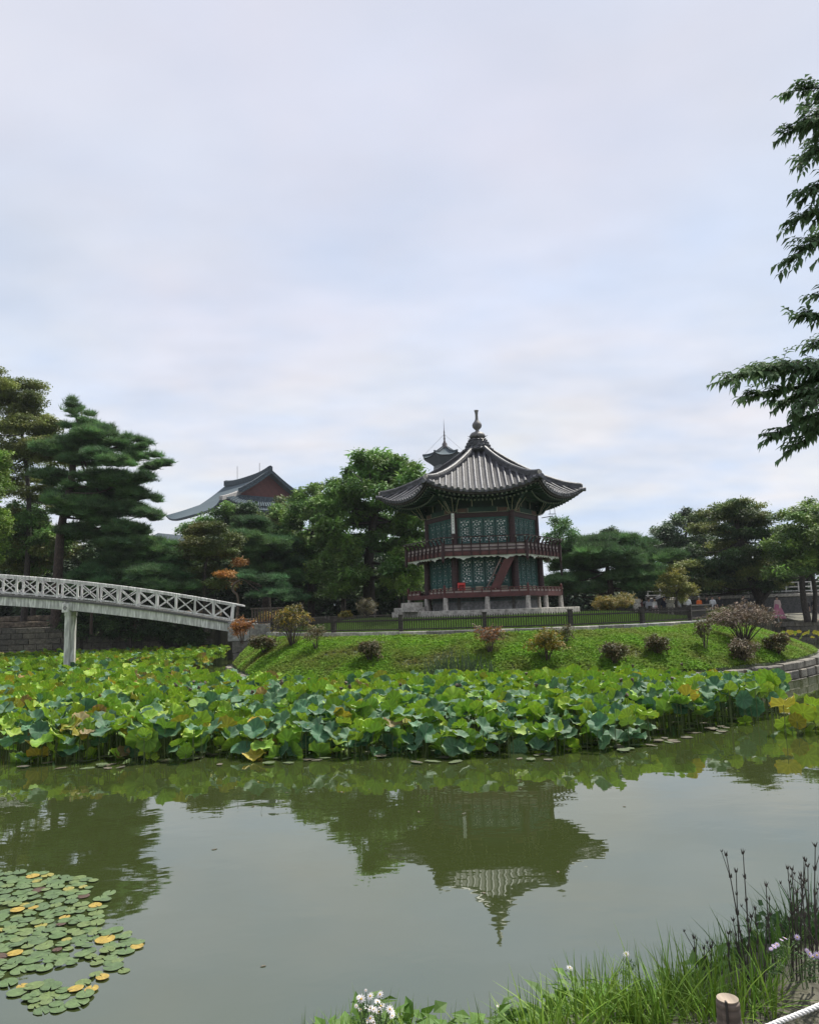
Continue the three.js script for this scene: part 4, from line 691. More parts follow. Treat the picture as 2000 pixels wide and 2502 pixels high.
tree('broadleaf_tree', 'light green leafy sapling growth left of the chestnut trunk', { d: 62, trunk: [[835, 1480], [835, 1440]], r: 0.12, tones: [[0.09, 0.16, 0.04], [0.075, 0.14, 0.04]], density: 2.8, size: 0.95, deep: 2, lobes: auto(830, 1400, 70, 62, 14, 0.34) });
tree('broadleaf_tree', 'light green leafy sapling growth between the chestnut trunk and pavilion', { d: 61, trunk: [[985, 1480], [985, 1440]], r: 0.12, tones: [[0.1, 0.17, 0.04], [0.085, 0.15, 0.04]], density: 2.6, size: 0.95, deep: 2, lobes: auto(985, 1395, 58, 66, 13, 0.34) });
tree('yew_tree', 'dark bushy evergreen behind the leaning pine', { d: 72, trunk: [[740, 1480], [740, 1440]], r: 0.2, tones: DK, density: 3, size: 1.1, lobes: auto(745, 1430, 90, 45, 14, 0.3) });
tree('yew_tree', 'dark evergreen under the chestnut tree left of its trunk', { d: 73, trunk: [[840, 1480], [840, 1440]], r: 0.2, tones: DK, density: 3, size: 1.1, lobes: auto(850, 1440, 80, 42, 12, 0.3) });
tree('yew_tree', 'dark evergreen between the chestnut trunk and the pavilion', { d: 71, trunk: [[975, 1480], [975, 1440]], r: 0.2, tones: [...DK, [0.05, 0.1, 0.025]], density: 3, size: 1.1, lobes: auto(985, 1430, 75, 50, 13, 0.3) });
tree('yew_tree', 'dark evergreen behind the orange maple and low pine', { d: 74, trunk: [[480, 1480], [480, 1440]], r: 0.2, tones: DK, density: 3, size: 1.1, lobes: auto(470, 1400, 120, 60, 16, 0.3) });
tree('leaning_pine', 'small leaning pine with a bare crooked pale trunk above the bridge end', { d: 54.5, ground: 2.2, trunk: [[575, 1492], [580, 1455], [565, 1438], [590, 1415], [640, 1432]], r: 0.09, bark: mat([0.24, 0.17, 0.14], { map: TX.bark }), kind: 'pine', tones: [[0.035, 0.085, 0.04]], density: 7, size: 1.05, flat: 1, deep: 1, lobes: [[600, 1410, 30, 9], [650, 1418, 40, 11], [690, 1440, 40, 11], [660, 1455, 40, 10], [720, 1460, 30, 9]] });
tree('sumac_tree', 'small airy pale green tree beside the right railing of the pavilion', { d: 62, trunk: [[1372, 1470], [1370, 1380], [1365, 1320]], r: 0.12, kind: 'small', tones: [[0.06, 0.13, 0.05], [0.07, 0.14, 0.06]], density: 1.2, size: 1.25, deep: 1.5, tilt: 0.9, airy: 1, lobes: [[1352, 1278, 16, 12], [1385, 1280, 16, 12], [1370, 1300, 24, 14], [1400, 1305, 18, 12], [1345, 1315, 20, 12], [1385, 1330, 34, 16], [1355, 1345, 26, 14], [1410, 1335, 14, 10]] });
tree('umbrella_pine', 'wide umbrella shaped pine right of the pavilion', { d: 64, trunk: [[1485, 1480], [1490, 1430], [1480, 1370]], r: 0.3, bark: MT.redBark, kind: 'pine', tones: [...PINE, [0.035, 0.08, 0.032]], density: 7, size: 1.45, flat: 1, deep: 3.5, lobes: [[1440, 1328, 55, 13], [1500, 1322, 50, 12], [1390, 1345, 50, 14], [1545, 1340, 50, 14], [1460, 1352, 70, 15], [1590, 1362, 45, 14], [1370, 1380, 45, 15], [1520, 1370, 70, 15], [1430, 1388, 65, 15], [1580, 1395, 55, 14], [1390, 1415, 55, 15], [1500, 1408, 70, 15], [1610, 1420, 36, 12], [1560, 1430, 55, 13], [1430, 1440, 60, 14], [1365, 1445, 35, 13]] });
tree('far_tree', 'dark pointed tree far behind the umbrella pine', { d: 92, trunk: [[1660, 1470], [1670, 1380], [1675, 1300]], r: 0.3, kind: 'broad', tones: DK, density: 2.5, size: 1.3, deep: 4, lobes: [[1672, 1262, 22, 20], [1645, 1290, 34, 22], [1700, 1275, 34, 22], [1610, 1310, 36, 22], [1660, 1325, 46, 26], [1560, 1335, 36, 20], [1590, 1350, 46, 24], [1640, 1370, 55, 28], [1710, 1330, 46, 30], [1680, 1395, 55, 28], [1545, 1375, 40, 22]] });
tree('far_tree', 'dark tree top far behind right of the small airy tree', { d: 100, trunk: [[1480, 1470], [1480, 1380]], r: 0.3, tones: DK, density: 2.2, size: 1.3, deep: 3, lobes: [[1480, 1310, 30, 14], [1450, 1322, 30, 14], [1510, 1325, 34, 14], [1480, 1345, 60, 20]] });
tree('zelkova_tree', 'large dark layered tree with a forked trunk at the right', { d: 67, trunk: [[1858, 1520], [1856, 1470], [1838, 1420], [1810, 1330], [1795, 1260]], r: 0.4, kind: 'small', tones: [...OLV, ...DK, [0.04, 0.07, 0.025]], density: 3, size: 1.3, flat: 1, deep: 4, lobes: [[1795, 1232, 44, 14], [1840, 1238, 36, 14], [1750, 1250, 40, 14], [1715, 1258, 22, 12], [1800, 1262, 60, 18], [1860, 1270, 40, 16], [1745, 1290, 55, 18], [1820, 1300, 60, 18], [1880, 1310, 36, 18], [1770, 1335, 65, 20], [1840, 1345, 60, 20], [1720, 1350, 50, 16], [1700, 1390, 50, 16], [1780, 1380, 70, 20], [1850, 1390, 60, 20], [1900, 1360, 36, 20], [1740, 1425, 65, 18], [1820, 1430, 65, 16], [1890, 1420, 46, 18]] });
{ const t = scene.children[scene.children.length - 1], b = t.position; mesh('fork_limb', merge([limb([at(1856, 1470, 67), at(1880, 1440, 67), at(1905, 1400, 67)].map((p) => p.sub(b)), [0.3, 0.22, 0.12], 7)]), MT.bark, t); }
tree('broadleaf_tree', 'lighter green tree with two thin dark trunks at the right edge', { d: 60, trunk: [[1972, 1515], [1960, 1450], [1958, 1380], [1970, 1290]], r: 0.22, kind: 'broad', tones: [[0.07, 0.13, 0.03], [0.09, 0.15, 0.035], [0.05, 0.1, 0.028]], density: 2.6, size: 1.05, deep: 2.5, lobes: [[1985, 1232, 30, 18], [1940, 1262, 34, 18], [2020, 1250, 40, 24], [1975, 1275, 44, 20], [1925, 1300, 36, 18], [2010, 1305, 46, 24], [1960, 1330, 46, 20], [1915, 1345, 36, 18], [1990, 1360, 46, 20], [1945, 1385, 44, 16], [2020, 1390, 40, 22], [1905, 1395, 30, 14], ...auto(1965, 1320, 82, 75, 12, 0.4)] });
{ const t = scene.children[scene.children.length - 1], b = t.position; mesh('trunk', merge([limb([at(1988, 1520, 60.3), at(1990, 1450, 60.3), at(1982, 1390, 60.3), at(1995, 1310, 60.3)].map((p, i) => p.sub(b)), [0.2, 0.17, 0.14, 0.06], 8)]), MT.bark, t); }
tree('small_tree', 'yellowish olive shrub like tree right of the umbrella pine', { d: 60, trunk: [[1650, 1490], [1652, 1450]], r: 0.08, kind: 'small', tones: [[0.14, 0.15, 0.035], [0.1, 0.12, 0.03]], density: 3.6, size: 0.85, deep: 1, lobes: auto(1655, 1425, 48, 45, 12, 0.34) });
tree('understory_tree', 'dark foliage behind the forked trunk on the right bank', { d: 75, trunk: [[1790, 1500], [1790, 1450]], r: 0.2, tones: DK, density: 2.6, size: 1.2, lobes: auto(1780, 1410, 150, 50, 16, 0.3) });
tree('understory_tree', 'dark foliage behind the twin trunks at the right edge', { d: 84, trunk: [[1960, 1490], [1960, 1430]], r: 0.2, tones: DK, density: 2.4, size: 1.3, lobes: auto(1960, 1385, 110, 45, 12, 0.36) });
for (const [x, y, rx, lab] of [[200, 1512, 75, 'dark bush hanging over the bank wall left of the bridge pier'], [320, 1520, 85, 'dark bush hanging over the bank wall behind the middle of the bridge'], [440, 1530, 70, 'dark bush at the water behind the island end of the bridge']])
  tree('bank_bush', lab, { d: 58.6, ground: 1, category: 'bush', trunk: [[x, y + 20], [x, y - 10]], r: 0.12, kind: 'broad', tones: DK, density: 3, size: 0.9, deep: 0.8, lobes: auto(x, y, rx, 42, 12, 0.4) });
{ // what shows between and behind the trunks: an unbroken belt of distant greenery
  const m = [[], [], []], c = [[], [], []], base = V(0, 2, -105);
  for (let i = 0; i < 19000; i++) { const px = rr(-150, 2200), d = rr(84, 116), hill = 1440 - 40 * (0.5 + fbm(px * 0.008, 1, 2, 3)) - (px < 1050 ? 75 : 0), p = at(px, rr(hill, 1520), d), k = i % 3; p.y = Math.max(p.y, 1.6); m[k].push(MX(p.sub(base), rr(2.2, 4), spin(0.6))); c[k].push(col(pick(DK), 0.3)); }
  const t = thing('woods', 'dark mass of distant garden trees closing the view behind the far bank', 'woods', base); t.userData.kind = 'stuff';
  m.forEach((x, k) => inst('leaves', CL.broad[k], LEAF, x, c[k], t));
}
// ---------------------------------------------------------------- overhanging branches, near right
{
  const foot = V(6.4, 1.35, -5.2), t = thing('overhanging_tree', 'near tree whose leafy boughs hang in from the right edge against the sky', 'tree', foot), wood = [limb([V(0, 0, 0), V(0.1, 2.5, -0.3), V(-0.1, 5, -0.9), V(-0.4, 8, -1.2)], [0.3, 0.24, 0.18, 0.1], 10)], leaves = [];
  const boughs = [ // each: anchor on the trunk side, tip, in pixels; depth
    [[2140, 300], [1905, 222], 6.6], [[2140, 330], [1882, 330], 6.4], [[2120, 380], [1930, 395], 6.8], [[2140, 400], [1960, 250], 6.9], [[2100, 470], [1935, 480], 6.5], [[2120, 560], [1895, 545], 6.6], [[2100, 600], [1905, 635], 6.3], [[2130, 560], [1960, 590], 6.9],
    [[2140, 820], [1975, 720], 6.7], [[2120, 860], [1918, 775], 6.5], [[2130, 900], [1950, 850], 6.9], [[2180, 960], [1740, 925], 6.4], [[2180, 960], [1800, 900], 6.9], [[2160, 980], [1850, 905], 6.6], [[2150, 1020], [1790, 965], 6.8], [[2150, 1040], [1850, 1065], 6.4], [[2140, 1060], [1905, 1095], 6.7], [[2130, 960], [1915, 1010], 6.2], [[2120, 900], [1960, 930], 6.6], [[2110, 990], [1880, 985], 7.0], [[2120, 280], [1950, 300], 6.2], [[2120, 1010], [1945, 1050], 6.9], [[2110, 340], [1950, 360], 7]];
  for (const [a, b, d] of boughs) {
    const A = at(a[0] + 20, a[1], d), B = at(b[0] + 30, b[1], d - 0.2), M = A.clone().lerp(B, 0.55).add(V(0, 0.16, 0)), cv = new THREE.CatmullRomCurve3([A, M, B]);
    wood.push(limb([V(-0.1, clamp(A.y - 2.2, 1.2, 6), -0.7), A.clone().sub(foot), M.clone().sub(foot), B.clone().sub(foot)], [0.06, 0.03, 0.014, 0.003], 6));
    const L = A.distanceTo(B), n = Math.round(L * 46);
    for (let i = 0; i < n; i++) { // side twigs, leaves in two ranks hanging from them
      const u = 0.12 + 0.88 * i / n, p = cv.getPoint(u), len = rr(0.1, 0.3) * (1.15 - 0.6 * u), dv = B.clone().sub(A).normalize().multiplyScalar(rr(0.4, 1)).add(V(rr(-0.5, 0.5), rr(-0.5, 0.35), rr(-0.9, 0.9))).normalize(), e = p.clone().addScaledVector(dv, len).add(V(0, -0.1 * len, 0));
      wood.push(bar(p.clone().sub(foot), e.clone().sub(foot), 0.004, 0.0015, 4));
      const m = 4 + Math.round(len * 14);
      for (let k = 0; k <= m; k++) { const q = p.clone().lerp(e, 0.15 + 0.85 * k / m), s = k % 2 ? 1 : -1, ax = dv.clone().multiplyScalar(0.75).add(V(-dv.z * s * 0.8, rr(-0.75, -0.2), dv.x * s * 0.8)).add(V(rr(-0.2, 0.2), 0, rr(-0.2, 0.2))).normalize(); leaves.push([q, ax, rr(0.065, 0.11)]); }
    }
  }
  mesh('trunk', merge(wood), MT.bark, t);
  const g = leafQuad(1, 0.42, 0.2, 0.2), tones = [0, 1, 2].map((i) => leafMat([0.09 + 0.02 * i, 0.15 + 0.025 * i, 0.075 + 0.008 * i], 0.38, { roughness: 0.85, specularIntensity: 0.12 })), up = V(0, 1, 0);
  const mtx = ([q, ax, s]) => { const z = ax.clone().cross(up).normalize(), y = z.clone().cross(ax); return new THREE.Matrix4().makeBasis(ax, y, z).scale(V(s, s, s)).setPosition(q.clone().sub(foot)); };
  const vis = leaves.map((l) => [l, proj(l[0])[0]]).sort((a, b) => a[1] - b[1]);
  vis.slice(0, 300).forEach(([l]) => { const o = mesh('leaf', g, pick(tones), t); o.applyMatrix4(mtx(l)); });
  const rest = vis.slice(300).map((x) => x[0]); inst('leaves', g, COVER, rest.map(mtx), rest.map(() => col([0.1, 0.165, 0.08], 0.35)), t);
}
// ---------------------------------------------------------------- far buildings
const BLUE = mat([0.088, 0.138, 0.168], { roughness: 0.9, map: TX.tile }), BLUED = mat([0.07, 0.105, 0.13], { roughness: 0.9, map: TX.tile }), RED = mat([0.13, 0.035, 0.03], { map: TX.paint }), PALE = mat([0.45, 0.44, 0.42], { map: TX.stone });
function quadSheet(f, nu, nv) { const pos = [], idx = []; for (let i = 0; i <= nu; i++) for (let j = 0; j <= nv; j++) { const p = f(i / nu, j / nv); pos.push(p.x, p.y, p.z); } for (let i = 0; i < nu; i++) for (let j = 0; j < nv; j++) { const a = i * (nv + 1) + j, b = a + nv + 1; idx.push(a, b, a + 1, b, b + 1, a + 1); } const g = new THREE.BufferGeometry(); g.setAttribute('position', new THREE.Float32BufferAttribute(pos, 3)); g.setIndex(idx); const h = g.toNonIndexed(); h.computeVertexNormals(); return h; }
{ // hall with a hip and gable roof of blue grey tiles; its ridge runs back and to the left, the red gable faces the pond
  const o = thing('museum_hall', 'large hall with blue grey tiled roof and dark red gable rising behind the trees', 'hall', V(-29.4, 1.5, -155), 0.7), h = (y) => y - 1.5;
  // local: +z towards the viewer (gable end), x across
  const GW = 6.6, EW = 12.2, ridge = 32.4, gy = 27.9, ey = 24.4, LEN = 19.4, OV = 3.4;
  const prof = (u) => lerp(ridge, gy, u) - 0.2 * Math.sin(Math.PI * u);                       // sagging gable slope
  for (const s of [-1, 1]) {
    const up = (u, v) => V(s * u * GW, h(prof(u) + 0.5 * (1 - u) * Math.pow(Math.abs(v * 2 - 1), 3) - 0.12 * u), 1.2 - v * (LEN + 0.8));
    mesh('roof_slope', quadSheet(up, 10, 12), Object.assign(BLUE, { side: THREE.DoubleSide }), o);
    mesh('skirt_roof', quadSheet((u, v) => { const e = Math.pow(Math.abs(v * 2 - 1), 6); return V(s * lerp(GW, EW, u), h(lerp(gy + 0.05, ey, u) - 0.1 * Math.sin(Math.PI * u) + 1.5 * u * e), 0.4 - v * LEN + u * (1 - 2 * v) * OV); }, 8, 16), BLUE, o);
    mesh('barge_board', prep(sweep(Array.from({ length: 11 }, (_, i) => V(s * i / 10 * (GW + 0.3), h(prof(i / 10) + 0.75), 1.25)), [[-0.5, -0.7], [-0.5, 0.25], [0.5, 0.25], [0.5, -0.7]])), BLUED, o);
    mesh('barge_tiles', merge(Array.from({ length: 26 }, (_, i) => { const u = (i + 0.5) / 26; return new THREE.CylinderGeometry(0.16, 0.16, 0.5, 8).rotateX(Math.PI / 2).translate(s * u * GW, h(prof(u) + 0.2), 1.85); })), BLUE, o);
  }
  const gs2 = new THREE.Shape(); gs2.moveTo(-GW, gy - 0.3); for (let i = -10; i <= 10; i++) gs2.lineTo(i / 10 * GW, prof(Math.abs(i) / 10)); gs2.lineTo(GW, gy - 0.3); gs2.closePath();
  mesh('gable', prep(new THREE.ExtrudeGeometry(gs2, { depth: 0.3, bevelEnabled: false }).translate(0, -1.5, 0.1)), RED, o);
  mesh('front_skirt', quadSheet((u, v) => { const x = (v * 2 - 1) * lerp(GW, EW, u), e = Math.pow(Math.abs(v * 2 - 1), 6); return V(x, h(lerp(gy - 0.2, ey, u) - 0.1 * Math.sin(Math.PI * u) + 1.5 * u * e), 0.4 + u * OV); }, 8, 20), BLUED, o);
  for (let i = 0; i < 38; i++) { const v = (i + 0.5) / 38 * 2 - 1, x1 = v * EW; mesh('tile_row', prep(plank(V(v * GW, h(gy - 0.45), 0.6), V(x1 * 0.9, h(ey + 0.75 + 1.4 * Math.pow(Math.abs(v), 6)), OV), 0.28, 0.3)), BLUE, o); }
  for (const s of [-1, 1]) mesh('hip_ridge', prep(sweep(Array.from({ length: 9 }, (_, i) => { const u = i / 8; return V(s * lerp(GW, EW, u), h(lerp(gy, ey, u) - 0.1 * Math.sin(Math.PI * u) + 1.5 * u + 0.2), 0.5 + u * OV); }), [[-0.4, -0.4], [-0.4, 0.4], [0.4, 0.4], [0.4, -0.4]])), PALE, o);
  mesh('main_ridge', prep(sweep(Array.from({ length: 13 }, (_, i) => V(0, h(ridge + 0.5 + 0.7 * Math.pow(Math.abs(i / 6 - 1), 3)), 1.6 - i / 12 * (LEN + 0.8))), [[-0.5, -0.8], [-0.5, 0.3], [0, 0.55], [0.5, 0.3], [0.5, -0.8]])), BLUED, o);
  const lip = [[-0.3, -0.35], [-0.3, 0.02], [0.3, 0.02], [0.3, -0.35]];
  for (const s of [-1, 1]) mesh('eave_board', prep(sweep(Array.from({ length: 17 }, (_, i) => { const v = i / 16; return V(s * (EW - 0.25), h(ey + 1.5 * Math.pow(Math.abs(v * 2 - 1), 6) - 0.03), 0.4 - v * LEN + (1 - 2 * v) * OV); }), lip)), BLUED, o);
  mesh('eave_board', prep(sweep(Array.from({ length: 17 }, (_, i) => { const v = i / 16; return V((v * 2 - 1) * EW, h(ey + 1.5 * Math.pow(Math.abs(v * 2 - 1), 6) - 0.03), 0.2 + OV); }), lip)), BLUED, o);
  mesh('wall', prep(box(2 * GW + 4, 22, LEN, 0, 11, -LEN / 2)), mat([0.16, 0.15, 0.14], { map: TX.paint }), o);
  mesh('lightning_rod', merge([bar(V(0, h(ridge), -3), V(0, h(ridge + 3), -3), 0.06), bar(V(0, h(ridge), -13), V(0, h(ridge + 4), -13), 0.06)]), mat([0.3, 0.3, 0.3]), o);
}
{ // low annexe roof end to the left of the hall
  const p = at(428, 1338, 130), o = thing('annex_roof_building', 'low pale building with a grey tiled roof end left of the orange maple', 'building', V(p.x + 6, 1.5, p.z), -0.3);
  mesh('wall', prep(box(16, p.y - 3, 10, 0, (p.y - 3) / 2, 0)), PALE, o);
  mesh('roof', prep(sweep(Array.from({ length: 9 }, (_, i) => V(-10.5 + i * 2.6, p.y - 2.6 + 0.9 * Math.pow(i / 4 - 1, 2), 0)), [[-7, -0.6], [-7, 0.1], [0, 3.2], [7, 0.1], [7, -0.6]])), BLUED, o);
}
{ // five tiered tower: only the top shows above the pavilion roof
  const p = at(1087, 1120, 205), o = thing('pagoda_tower', 'blue roofed pagoda tower with a spire showing behind the pavilion roof', 'tower', V(p.x, 1.5, p.z)), s = 205 / FOC, top = at(1087, 1094, 205).y - 1.5, ev = at(1087, 1120, 205).y - 1.5;
  const tier = (y0, y1, R) => {
    const k = 6; for (let f = 0; f < k; f++) { const a = f * Math.PI / 3; const g = quadSheet((u, v) => { const t = v * 2 - 1, q = lerp(0.7, R * 0.866, u), y = lerp(y1, y0, u) - 0.7 * Math.sin(Math.PI * u) * (y1 - y0) * 0.3 + 0.9 * u * Math.pow(Math.abs(t), 3); return V(t * q * T30, y, q); }, 8, 12); const m1 = mesh('roof_face', g, BLUE, o); m1.rotation.y = a;
      const m2 = mesh('soffit', quadSheet((u, v) => { const t = v * 2 - 1, q = lerp(R * 0.45, R * 0.86, u); return V(t * q * T30, y0 - lerp(2.2, 0.45, u) + 0.9 * u * Math.pow(Math.abs(t), 3), q); }, 3, 12), Object.assign(BLUED, { side: THREE.DoubleSide }), o); m2.rotation.y = a;
      const m3 = mesh('hip_ridge', prep(sweep(Array.from({ length: 9 }, (_, i) => { const u = i / 8, q = lerp(0.7, R * 0.866, u); return V(q * T30, lerp(y1, y0, u) - 0.7 * Math.sin(Math.PI * u) * (y1 - y0) * 0.3 + 0.9 * u + 0.15, q); }), [[-0.2, -0.2], [-0.2, 0.25], [0.2, 0.25], [0.2, -0.2]])), BLUED, o); m3.rotation.y = a; }
  };
  tier(ev, top, 6.2); tier(ev - 6.4, ev - 2.6, 7.4);
  mesh('body', prep(new THREE.CylinderGeometry(3.0, 3.6, 6, 6).rotateY(Math.PI / 6).translate(0, ev - 3, 0)), mat([0.16, 0.18, 0.18], { map: TX.paint }), o);
  mesh('bracket_band', prep(new THREE.CylinderGeometry(4.2, 3.1, 1.6, 6).rotateY(Math.PI / 6).translate(0, ev - 1.6, 0)), mat([0.2, 0.23, 0.23], { map: TX.paint }), o);
  mesh('shaft', prep(new THREE.CylinderGeometry(4.4, 6, ev - 6, 6).rotateY(Math.PI / 6).translate(0, (ev - 6) / 2, 0)), PALE, o);
  const tp = top; mesh('spire', prep(new THREE.LatheGeometry([[0, tp - 0.6], [1.0, tp - 0.42], [1.1, tp + 0.2], [0.7, tp + 0.5], [0.75, tp + 1], [0.4, tp + 1.5], [0.2, tp + 2.2], [0.32, tp + 2.6], [0.16, tp + 3], [0.26, tp + 3.5], [0.13, tp + 3.9], [0.2, tp + 4.3], [0.09, tp + 5], [0.05, tp + 7], [0, tp + 8.6]].map(([r, y]) => new THREE.Vector2(r, y)), 10)), mat([0.09, 0.08, 0.08]), o);
  for (const a of [-1, 1]) mesh('stay_wire', prep(bar(V(0, tp + 3.8, 0), V(a * 5.8, ev + 0.8, 1.5), 0.04, 0.04, 4)), mat([0.3, 0.3, 0.32]), o);
}
// ---------------------------------------------------------------- far bank walls, posts, canopy
{
  const tones = [0, 1, 2].map((i) => mat([0.13 + 0.04 * i, 0.12 + 0.035 * i, 0.1 + 0.025 * i], { map: TX.stone, bumpMap: TX.stoneBump, bumpScale: 0.03 }));
  const wall = (nm, label, x0, x1, z, top, h) => { const w = thing(nm, label, 'wall', V(x0, -0.6, z)); let c = 0; for (let y = top + 0.6; y > 0; y -= h, c++) { let x = rr(0, 0.4); while (x < x1 - x0) { const L = rr(0.9, 1.7); mesh('stone', prep(cbox(L - 0.03, h - 0.025, 0.5, x + L / 2, y - h / 2, rr(-0.02, 0.02), 0.03)), pick(tones), w); x += L; } } };
  wall('bank_wall', 'tan stone block wall of the far bank behind the bridge at left', -37, -17, -60.8, 2.9, 0.44);
  wall('bank_wall', 'dark stone wall of the far bank under the walkers at right', 29, 46, -60.8, 1.48, 0.4);
  const st = thing('earth_terrace', 'tan bare earth terrace above the far bank wall at left', 'terrace', V(-30, 2.9, -64)); mesh('step', prep(cbox(26, 0.5, 3, 0, 0.25, 0, 0.08)), MT.dirt, st); mesh('step', prep(cbox(26, 0.5, 3, 0, 0.75, -2.6, 0.08)), MT.dirt, st);
}
{ const bw = V(40, 1.55, -74), w = thing('palace_wall', 'long grey rendered wall with a pale coping behind the walkers at right', 'wall', bw);
  mesh('wall_face', prep(box(34, 1.95, 0.5, 0, 0.97, 0)), mat([0.12, 0.12, 0.118], { map: TX.stone }), w); mesh('coping', prep(cbox(34.2, 0.28, 0.9, 0, 2.09, 0, 0.04)), MT.granite, w);
  const f = thing('white_railing', 'white railing running along the top of the grey wall at right', 'railing', bw.clone().add(V(0, 2.4, -1.2)));
  for (const y of [0.1, 0.5, 0.95]) mesh('rail', prep(box(34, 0.09, 0.07, 0, y, 0)), MT.white, f); for (let i = 0; i < 28; i++) mesh('post', prep(box(0.1, 1.0, 0.08, -16.8 + i * 1.24, 0.5, 0.0)), MT.white, f); mesh('foot', prep(box(34, 0.3, 0.5, 0, -0.18, 0)), MT.darkStone, f);
}
for (const [i, px, lab] of [[0, 1556, 'left of two pale carved stone posts behind the island fence'], [1, 1638, 'right of two pale carved stone posts behind the island fence']]) {
  const p = at(px, 1500, 61.6), o = thing('stone_post', lab, 'stone post', V(p.x, 1.93, p.z)), tp = at(px, 1463, 61.6).y - 1.93;
  mesh('shaft', prep(new THREE.LatheGeometry([[0, 0], [0.4, 0], [0.38, 0.1], [0.34, 0.2], [0.33, tp - 0.42], [0.27, tp - 0.44], [0.27, tp - 0.36], [0.36, tp - 0.3], [0.38, tp - 0.12], [0.3, tp], [0, tp]].map(([r, y]) => new THREE.Vector2(r, y)), 12)), MT.granite, o);
}
{ const p = at(1590, 1478, 66), y = (v) => at(1590, v, 66).y - 1.95, o = thing('canopy', 'dark grey sloping canopy behind the walkers between the stone posts', 'canopy', V(p.x, 1.95, p.z)), dg = mat([0.035, 0.037, 0.042], { side: THREE.DoubleSide });
  mesh('cover', merge([quadSheet((u, v) => V(lerp(-1.3, 1.25, u), lerp(y(1476), y(1453), u) - 0.1 * Math.sin(Math.PI * u), lerp(-1.2, 1.2, v)), 6, 2), quadSheet((u, v) => V(lerp(-1.3, 1.25, u), lerp(lerp(y(1476), y(1453), u) - 0.1 * Math.sin(Math.PI * u), y(1479), v), 1.2), 6, 2)]), dg, o);
  mesh('pole', merge([bar(V(1.2, 0, 1.1), V(1.2, y(1453), 1.1), 0.04), bar(V(-1.25, 0, 1.1), V(-1.25, y(1476), 1.1), 0.04), bar(V(1.2, 0, -1.1), V(1.2, y(1453), -1.1), 0.04)]), dg, o);
}
{ const f = thing('bank_railing', 'thin pipe railing along the far bank in front of the walkers at right', 'railing', V(40.5, 1.5, -60.9)), m = mat([0.3, 0.3, 0.29]); mesh('rail', prep(box(24, 0.05, 0.05, 0, 0.5, 0)), m, f); for (let i = 0; i < 11; i++) mesh('post', prep(box(0.06, 0.5, 0.06, -11.5 + i * 2.3, 0.25, 0.02)), m, f); }
{ const f = thing('bank_fence', 'thin dark rail fence on the far bank left of the pavilion', 'fence', V(-6, 2.0, -61.5)); for (const y of [0.6, 1.0]) mesh('rail', prep(box(18, 0.06, 0.05, 0, y, 0)), mat([0.16, 0.14, 0.12]), f); for (let i = 0; i < 10; i++) mesh('post', prep(box(0.09, 1.1, 0.09, -8.9 + i * 1.97, 0.52, 0.02)), mat([0.2, 0.18, 0.16]), f); }

// ---------------------------------------------------------------- people on the far bank: one smooth body each, clothes over it
const sdCap = (p, a, b, ra, rb) => { const ab = b.clone().sub(a), t = clamp(p.clone().sub(a).dot(ab) / ab.lengthSq()); return p.distanceTo(a.clone().addScaledVector(ab, t)) - lerp(ra, rb, t); };
function skin(bones, res = 44, k = 0.035) { // a smooth union of tapered capsules, meshed; bones [[ax,ay,az],[bx,by,bz],ra,rb]
  const B = bones.map(([a, b, ra, rb]) => [V(...a), V(...b), ra, rb]), mc = new MarchingCubes(res, new THREE.MeshBasicMaterial(), false, false, 60000), hs = 1.0, cy = 0.88;
  mc.isolation = 0; const p = V();
  for (let z = 0; z < res; z++) for (let y = 0; y < res; y++) for (let x = 0; x < res; x++) {
    p.set((x / res * 2 - 1) * hs, (y / res * 2 - 1) * hs + cy, (z / res * 2 - 1) * hs); let d = 9;
    for (const [a, b, ra, rb] of B) { const e = sdCap(p, a, b, ra, rb), h = clamp(0.5 + 0.5 * (d - e) / k); d = lerp(d, e, h) - k * h * (1 - h); }
    mc.field[x + y * res + z * res * res] = -d;
  }
  mc.update(); const n = mc.count, g = new THREE.BufferGeometry();
  const P = new Float32Array(mc.positionArray.subarray(0, n * 3)); for (let i = 0; i < n; i++) { P[i * 3] *= hs; P[i * 3 + 1] = P[i * 3 + 1] * hs + cy; P[i * 3 + 2] *= hs; }
  g.setAttribute('position', new THREE.BufferAttribute(P, 3)); g.setAttribute('normal', new THREE.BufferAttribute(new Float32Array(mc.normalArray.subarray(0, n * 3)), 3)); return g;
}
const headB = [[[0, 1.6, 0.01], [0, 1.66, 0], 0.085, 0.1], [[0, 1.55, 0.05], [0, 1.58, 0.05], 0.045, 0.05], [[0, 1.6, 0.1], [0, 1.62, 0.105], 0.014, 0.01], [[0.095, 1.6, 0], [0.1, 1.63, 0], 0.015, 0.018], [[-0.095, 1.6, 0], [-0.1, 1.63, 0], 0.015, 0.018], [[0, 1.4, -0.01], [0, 1.54, 0], 0.055, 0.05]];
const torsoB = (g) => [[[0, 0.95, 0], [0, 1.15, 0], 0.13 + g, 0.12 + g], [[-0.06, 1.15, 0], [-0.09, 1.36, 0], 0.1 + g, 0.085 + g], [[0.06, 1.15, 0], [0.09, 1.36, 0], 0.1 + g, 0.085 + g]];
const legB = (g, low = 0.08) => [-1, 1].flatMap((s) => [[[s * 0.09, 0.92, 0], [s * 0.1, 0.5, 0.01], 0.088 + g, 0.058 + g], [[s * 0.1, 0.5, 0.01], [s * 0.105, low, -0.01], 0.056 + g, 0.04 + g]]);
